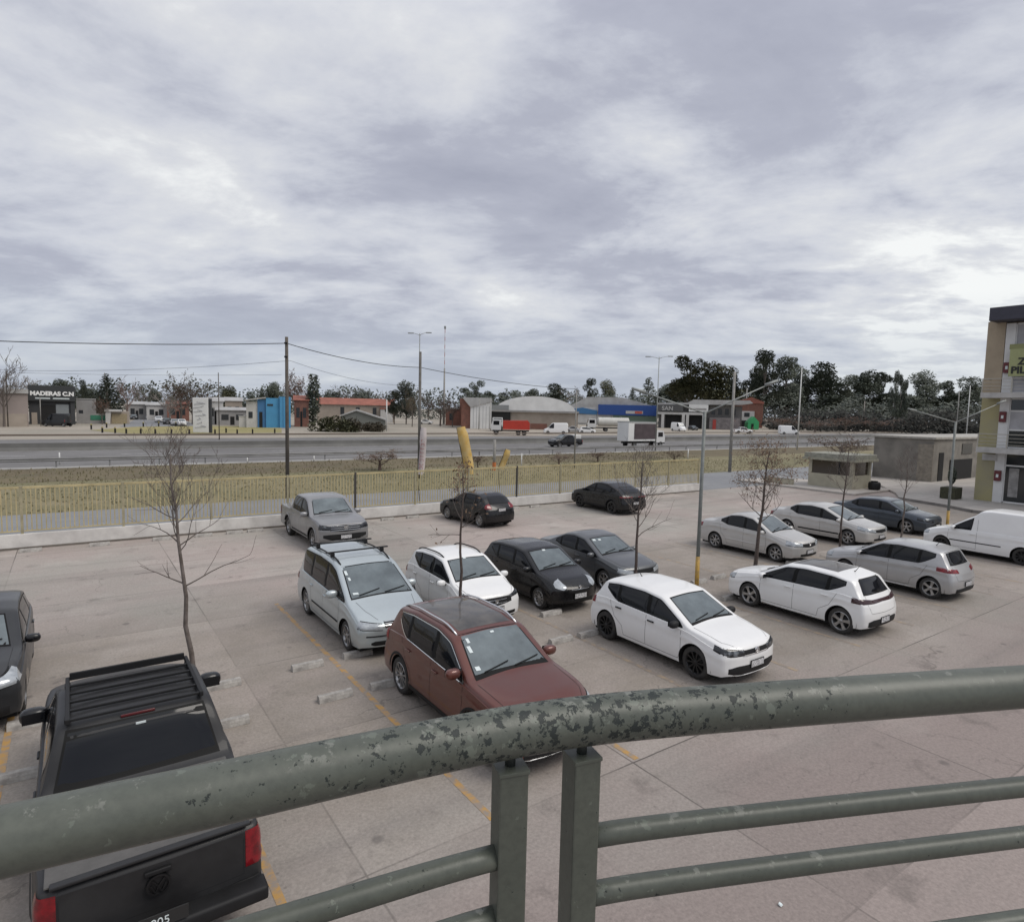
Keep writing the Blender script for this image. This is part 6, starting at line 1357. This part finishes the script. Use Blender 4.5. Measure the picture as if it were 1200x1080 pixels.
    f_ = B(MB().box(w * .35, w * 1.0, -1.2, -.1, h * .36, h * .72, .04), 'blue_fascia', M_blue2, o); B(MB().box(w * .66, w * .85, -1.28, -1.2, h * .42, h * .52), 'white_panel', M_wh, f_); B(MB().box(w * .76, w * .84, -1.32, -1.28, h * .43, h * .51), 'red_panel', mat('sign_red', (.5, .1, .07), .7), f_); B(MB().box(w * .52, w * 1.0, -1.0, -.05, h * .0, h * .355), 'green_front', mat('muted_green', (.12, .17, .13), .8, var=.2), o)
    B(MB().prism([(0, h * .40), (w * .34, h * .36), (w * .34, h * .5), (w * .17, h * .60), (0, h * .52)], -.6, -.1), 'small_blue_gable', mat('mid_blue', (.05, .16, .33)), o); B(MB().box(w * .02, w * .33, -.3, 0, h * .05, h * .36), 'white_doors', M_wh, o)
    # workshop
    o, w, h, k = farbox(770, 868, 502.5, 468, 20, 'workshop', 'grey workshop with white columns, open bays and lettered sign')
    B(MB().box(0, w, 2, 20, 0, h * .80), 'wall', mat('dim_wall', (.14, .135, .13), .9, var=.3, vscale=.4), o); B(MB().prism([(-.5, h * .86), (w * .35, h * .88), (w * .42, h * .99), (w * 1.08, h * .99), (w * 1.12, h * .90), (w * .98, h * .84), (-.5, h * .80)], .3, 20), 'roof', M_tin, o)
    sb = B(MB().box(-.3, w * .30, -.3, 1.0, h * .58, h * .80), 'sign_band', mat('sign_grey', (.10, .10, .10), .7, var=.3), o); text('SAN', h * .20, sb, (w * .11, -.34, h * .61), 0, mat('dull_letter', (.4, .4, .39), .7), .02, 'sign_lettering', bold=.04)
    B(MB().box(w * .37, w * .60, -.1, 1.0, h * .58, h * .82), 'white_sign', M_tinw, o); B(MB().box(w * .385, w * .58, -.16, -.1, h * .64, h * .70), 'grey_lettering_line', M_gr, o)
    for q in (.04, .29, .34, .535, ): B(MB().box(w * q, w * (q + .035), -.2, .6, 0, h * .47), 'column', M_wh, o)
    B(MB().box(-.2, w * .58, .0, 1.2, h * .47, h * .55), 'lintel', M_wh, o); B(MB().box(w * .62, w * .98, .2, 2, 0, h * .40), 'stone_front', mat('stone_front', (.22, .20, .20), .9, var=.35, vscale=1.2), o); B(MB().box(w * .66, w * .70, .1, .2, 0, h * .33), 'red_door', mat('door_red', (.35, .05, .04), .7), o)
    for q in (.64, .72, .80, .88): B(MB().box(w * q, w * (q + .045), 1.9, 2.0, h * .5, h * .7), 'window', M_win, o)
    for q in (.09, .38): B(MB().box(w * q, w * (q + .18), 1.6, 2, 0, h * .44), 'open_bay', M_op, o)
    o, w, h, k = farbox(858, 893, 501, 466, 12, 'brick_building', 'two-storey brick building with red tiled roof right of the workshop'); B(MB().box(0, w, 0, 12, 0, h * .85), 'wall', M_brick, o); B(MB().prism([(-.5, h * .83), (w * .6, h * 1.02), (w * 1.02, h * .86), (w * 1.02, h * .8)], -.4, 12), 'roof', M_redr, o); B(MB().box(0, w * .72, -.8, 0, 0, h * .55), 'white_front', M_wh, o)
    for q in (.12, .38): B(MB().box(w * q, w * (q + .18), -.88, -.8, h * .36, h * .5), 'window', M_win, o)
    B(MB().box(w * .05, w * .6, -.9, -.8, 0, h * .24), 'dark_bays', M_op, o)
    p = GP(882, 503); o = empty('green_tank', p, 0, 'bright green gabled kiosk right of the brick building', 'kiosk'); o.name = 'green_kiosk'; k = p.y / F; B(MB().prism([(-6 * k, 0), (7 * k, 0), (7 * k, 9 * k), (1 * k, 15 * k), (-6 * k, 8 * k)], 0, 3), 'wall', mat('bright_green', (.04, .34, .13), .6), o); B(MB().box(-.6, .3, -.05, 0, 0, 2), 'door', M_op, o)
    # flat pale retaining strip behind the right wood, low walls at island
    # bollards on the island
    cnt = {}
    for i, (x, y) in enumerate(((107, 503), (120, 507), (135, 507.5), (148, 508), (165, 508), (182, 508.2), (201, 508.5), (222, 508.5), (125, 501), (146, 500.5), (168, 500), (186, 499.6), (206, 499.5), (252, 508.6), (265, 507), (278, 508.5), (296, 508), (322, 507.5))):
        p = GP(x, y); p.z = .02; o = empty('bollard', p, 0, None, None, 'dark bollards round the yellow traffic island'); B(MB().cyl(0, 0, 0, .75, .14, 8), 'post', M_trim, o); B(MB().cyl(0, 0, .75, .95, .16, 8, .1), 'cap', mat('bollard_top', (.3, .25, .1), .7), o)
        row = 'front edge of the yellow island' if 119 < x < 230 and y > 506 else 'back edge of the yellow island' if x < 230 else 'yellow grass right of the totem sign'
        cnt[row] = cnt.get(row, 0) + 1; tag(o, 'short dark bollard on the %s, %s' % (row, ('first of its row', 'second of its row', 'third of its row', 'fourth of its row', 'fifth of its row', 'sixth of its row', 'seventh of its row', 'eighth of its row')[cnt[row] - 1]), 'bollard')

# ------------------------------------------------------------------ far vehicles
def lowres(s, **k): s['res'] = .45; s.update(k); return s
def vehicle_at(px, py, s, hd, label, cat, group, name='parked_car'):
    p = GP(px, py); p.z = .005; return make_car(label, cat, group, 0, 0, hd, lowres(s), name, loc=p)
def build_far_vehicles():
    G = 'vehicles across the highway'; RT = R(0); LT = R(180)
    van = lambda p: dict(L=5.4, W=2.0, H=2.5, wb=3.4, fo=.95, Rw=.34, paint=p, rim='cover', top=[(0, .95), (.1, 1.05), (.7, 1.25), (1.1, 1.5), (1.7, 2.25), (2.1, 2.45), (5.1, 2.5), (5.35, 2.4), (5.4, 2.0)], belt=[(0, .85), (.8, 1.15), (1.3, 1.25), (5.4, 1.3)], dlo=(1.15, 2.3, .05), ws=(1.45, 2.2, .75, .7), tum=.08, mirror=(1.3, 1.3), tail=[(0, 0), (3, 0)], hl=(.5, .4, .8, [(0, .8), (1, .82)], [(0, .95), (1, 1.0)], M_lamp), tl=(.8, .15, .9, [(0, .9), (1, .9)], [(0, 1.3), (1, 1.3)], M_tail))
    vehicle_at(651, 508.5, van(P_white), LT, 'white van parked behind the thin grey pole', 'van', G, 'panel_van')
    vehicle_at(688, 507.5, hatch(paint=P_white), RT, 'white hatchback parked right of the white van', 'car', G)
    vehicle_at(672, 506.5, sedan(paint=P_silver), RT, 'silver car half behind the white hatchback across the highway', 'car', G)
    vehicle_at(924, 509, van(P_white), RT, 'white van before the scrub, left of the tall white mast', 'van', G, 'panel_van')
    vehicle_at(870, 508, pickup(P_white), RT, 'white flatbed pickup in front of the bright green kiosk', 'pickup truck', G, 'pickup_truck')
    vehicle_at(795, 505, van(P_white), R(-70), 'white van in front of the left bay of the workshop', 'van', G, 'panel_van')
    vehicle_at(812, 504, hatch(paint=P_dkgrey), R(-80), 'dark car in the right bay of the workshop', 'car', G)
    for x, y, s, hd, lab in ((186, 494.5, sedan(paint=P_white), R(-60), 'white sedan nearest in the side road'), (196, 497, hatch(paint=P_dkgrey), R(-60), 'dark hatchback on the right of the side road'), (205, 498.5, hatch(paint=P_silver), R(-60), 'silver hatchback at the mouth of the side road'), (157, 491.5, hatch(paint=P_dkgrey), R(-60), 'dark car far up the side road, left'), (175, 491, hatch(paint=P_white), R(-60), 'white car far up the side road'), (213, 498.8, hatch(paint=P_white), R(-60), 'white hatchback closest to the totem sign'), (499, 497, sedan(paint=P_white), R(0), 'white car behind the bare tree right of the tall pole')):
        vehicle_at(x, y, s, hd, lab, 'car', 'cars in the side road' if x < 300 else G)
    vehicle_at(66, 499.5, lowres(dict(van(P_dkgrey), L=4.6, H=2.1)), LT, 'dark van parked in front of the timber yard shutter', 'van', G, 'panel_van')
    # dark loaded pickup on highway
    p = GP(662, 523.5); rt_, body, surf, X, strip, ribbon = make_car('dark pickup driving on the highway with white load', 'pickup truck', 'vehicles on the highway', 0, 0, R(35) + math.pi, lowres(pickup(P_black)), 'pickup_truck', loc=p)
    MB().box(X(5.1), X(3.9), -.7, .7, 1.17, 1.75, .12).build('white_load', M_white, rt_)
    def wheels(o, xs, W, r=.5, tw=.28):
        for x in xs:
            for sg in (1, -1): make_wheel(r, tw, 'six', M_rimS, o, x, sg * (W / 2 - tw / 2), sg)
    def cab(o, x0, x1, W, z0, z1, m, slope=.35):
        prof = [(x0, z0), (x1, z0), (x1 + .05, z0 + (z1 - z0) * .42), (x1 - slope, z1), (x0, z1)]
        c = MB().prism(prof, -W / 2, W / 2).build('cab', m, o)
        zz = z0 + (z1 - z0) * .48
        MB().add([(x1 + .055 - slope * .1, -W * .44, zz), (x1 + .055 - slope * .1, W * .44, zz), (x1 - slope * .85 + .03, W * .42, z1 - .15), (x1 - slope * .85 + .03, -W * .42, z1 - .15)], [(0, 1, 2, 3)]).build('windscreen', M_glass, c, fix=False)
        for sg in (1, -1): MB().box(x0 + .35, x1 - slope - .1, sg * W / 2 - .01, sg * W / 2 + .01, zz, z1 - .25).build('side_window', M_glass, c)
        MB().box(x1 - .0, x1 + .12, -W * .47, W * .47, z0 - .15, z0 + .25, .04).build('bumper', M_trim, o)
        MB().box(x1 + .03, x1 + .08, -W * .3, W * .3, z0 + .35, z0 + (z1 - z0) * .36).build('grille', M_trim, c)
        for sg in (1, -1): MB().box(x1 + .02, x1 + .09, sg * W * .4 - .15, sg * W * .4 + .15, z0 + .25, z0 + .5, .02).build('headlight', M_lamp, c)
    M_rd = mat('truck_red', (.52, .045, .025), .5, var=.15, vscale=1)
    # red tipper facing left
    p = GP(598, 509.5); o = empty('red_truck', p, math.pi, 'red tipper truck with white cab across the highway', 'truck', G)
    MB().box(-3.8, 3.6, -.45, .45, .75, 1.0, .03).build('chassis', M_trim, o); MB().prism([(-3.9, 1.15), (1.5, 1.15), (1.5, 2.9), (-3.5, 3.0), (-3.9, 2.5)], -1.2, 1.2).build('tipper_body', M_rd, o)
    for i in range(6): MB().box(-3.6 + i * .95, -3.5 + i * .95, -1.26, -1.2, 1.15, 2.85).build('body_rib', mat('truck_red_dark', (.32, .03, .02), .6), o)
    cab(o, 1.9, 3.9, 2.3, 1.0, 3.1, mat('truck_white', (.6, .6, .59), .5)); wheels(o, (-2.8, -1.6, 2.9), 2.4)
    p = GP(583, 505); o = empty('white_truck', p, R(-90), 'white truck standing in the dark opening behind the red truck', 'truck', G); cab(o, 0, 2.0, 2.3, 1.0, 3.2, mat('truck_white', (.6, .6, .59), .5)); MB().box(-4.5, 1.6, -.5, .5, .8, 1.05).build('chassis', M_trim, o); MB().box(-4.5, -.2, -1.15, 1.15, 1.2, 2.7, .03).build('load_bed', M_white, o); wheels(o, (-3.2, .9), 2.3)
    # tanker
    p = GP(716, 505.5); o = empty('tanker_truck', p, math.pi, 'white tanker truck parked behind the box truck', 'truck', G); k = p.y / F
    MB().tube([(-4.6, 0, 2.5), (-4.4, 0, 2.5), (3.4, 0, 2.5), (3.6, 0, 2.5)], [.7, 1.15, 1.15, .7], 20).build('tank', mat('tank_white', (.58, .57, .53), .5, var=.15, vscale=.8), o, 40)
    MB().box(-4.6, 6.2, -.45, .45, .8, 1.1, .03).build('chassis', M_trim, o); cab(o, 4.1, 6.3, 2.4, 1.0, 3.2, mat('truck_white', (.6, .6, .59), .5)); wheels(o, (-3.6, -2.4, 1.5, 5.2), 2.4)
    for x in (-2.4, 0, 2.2): MB().lathe([(0, .2), (.3, .2), (.3, 0)], 12, 'z', (x, 0, 3.6)).build('tank_hatch', M_galv, o)
    # box truck on highway, cab at right, door side at left
    p = GP(752, 523.5); o = empty('box_truck', p, R(35), 'white box truck with dark open side driving right on the highway', 'truck', 'vehicles on the highway')
    MB().box(-4.0, 3.7, -.45, .45, .6, .85, .03).build('chassis', M_trim, o)
    bx = MB().box(-4.1, 1.95, -1.15, 1.15, .95, 3.75, .03).build('box_body', M_tinwm(), o); MB().box(-2.9 + 0, 1.9, -1.19, -1.15, 1.25, 3.55).build('dark_side_panel', mat('maroon_grey_side', (.085, .065, .07), .8, var=.3, vscale=1), bx)
    MB().box(-4.13, 2.0, -1.2, 1.2, 3.72, 3.82).build('box_roof_rim', M_galv, bx)
    cab(o, 2.05, 3.9, 2.05, .7, 2.5, mat('truck_white', (.6, .6, .59), .5)); wheels(o, (-2.6, 3.0), 2.1, .42)
def M_tinwm(): return mat('white_tin', (.74, .74, .72), .6, var=.15, vscale=.3)

import time as _t
_T0 = _t.time()
for f_ in (build_ground, build_railing, build_fence, build_cars, build_litter, build_right, build_poles, build_far, build_far_vehicles, build_trees):
    f_()
    print(f_.__name__, round(_t.time() - _T0, 1))
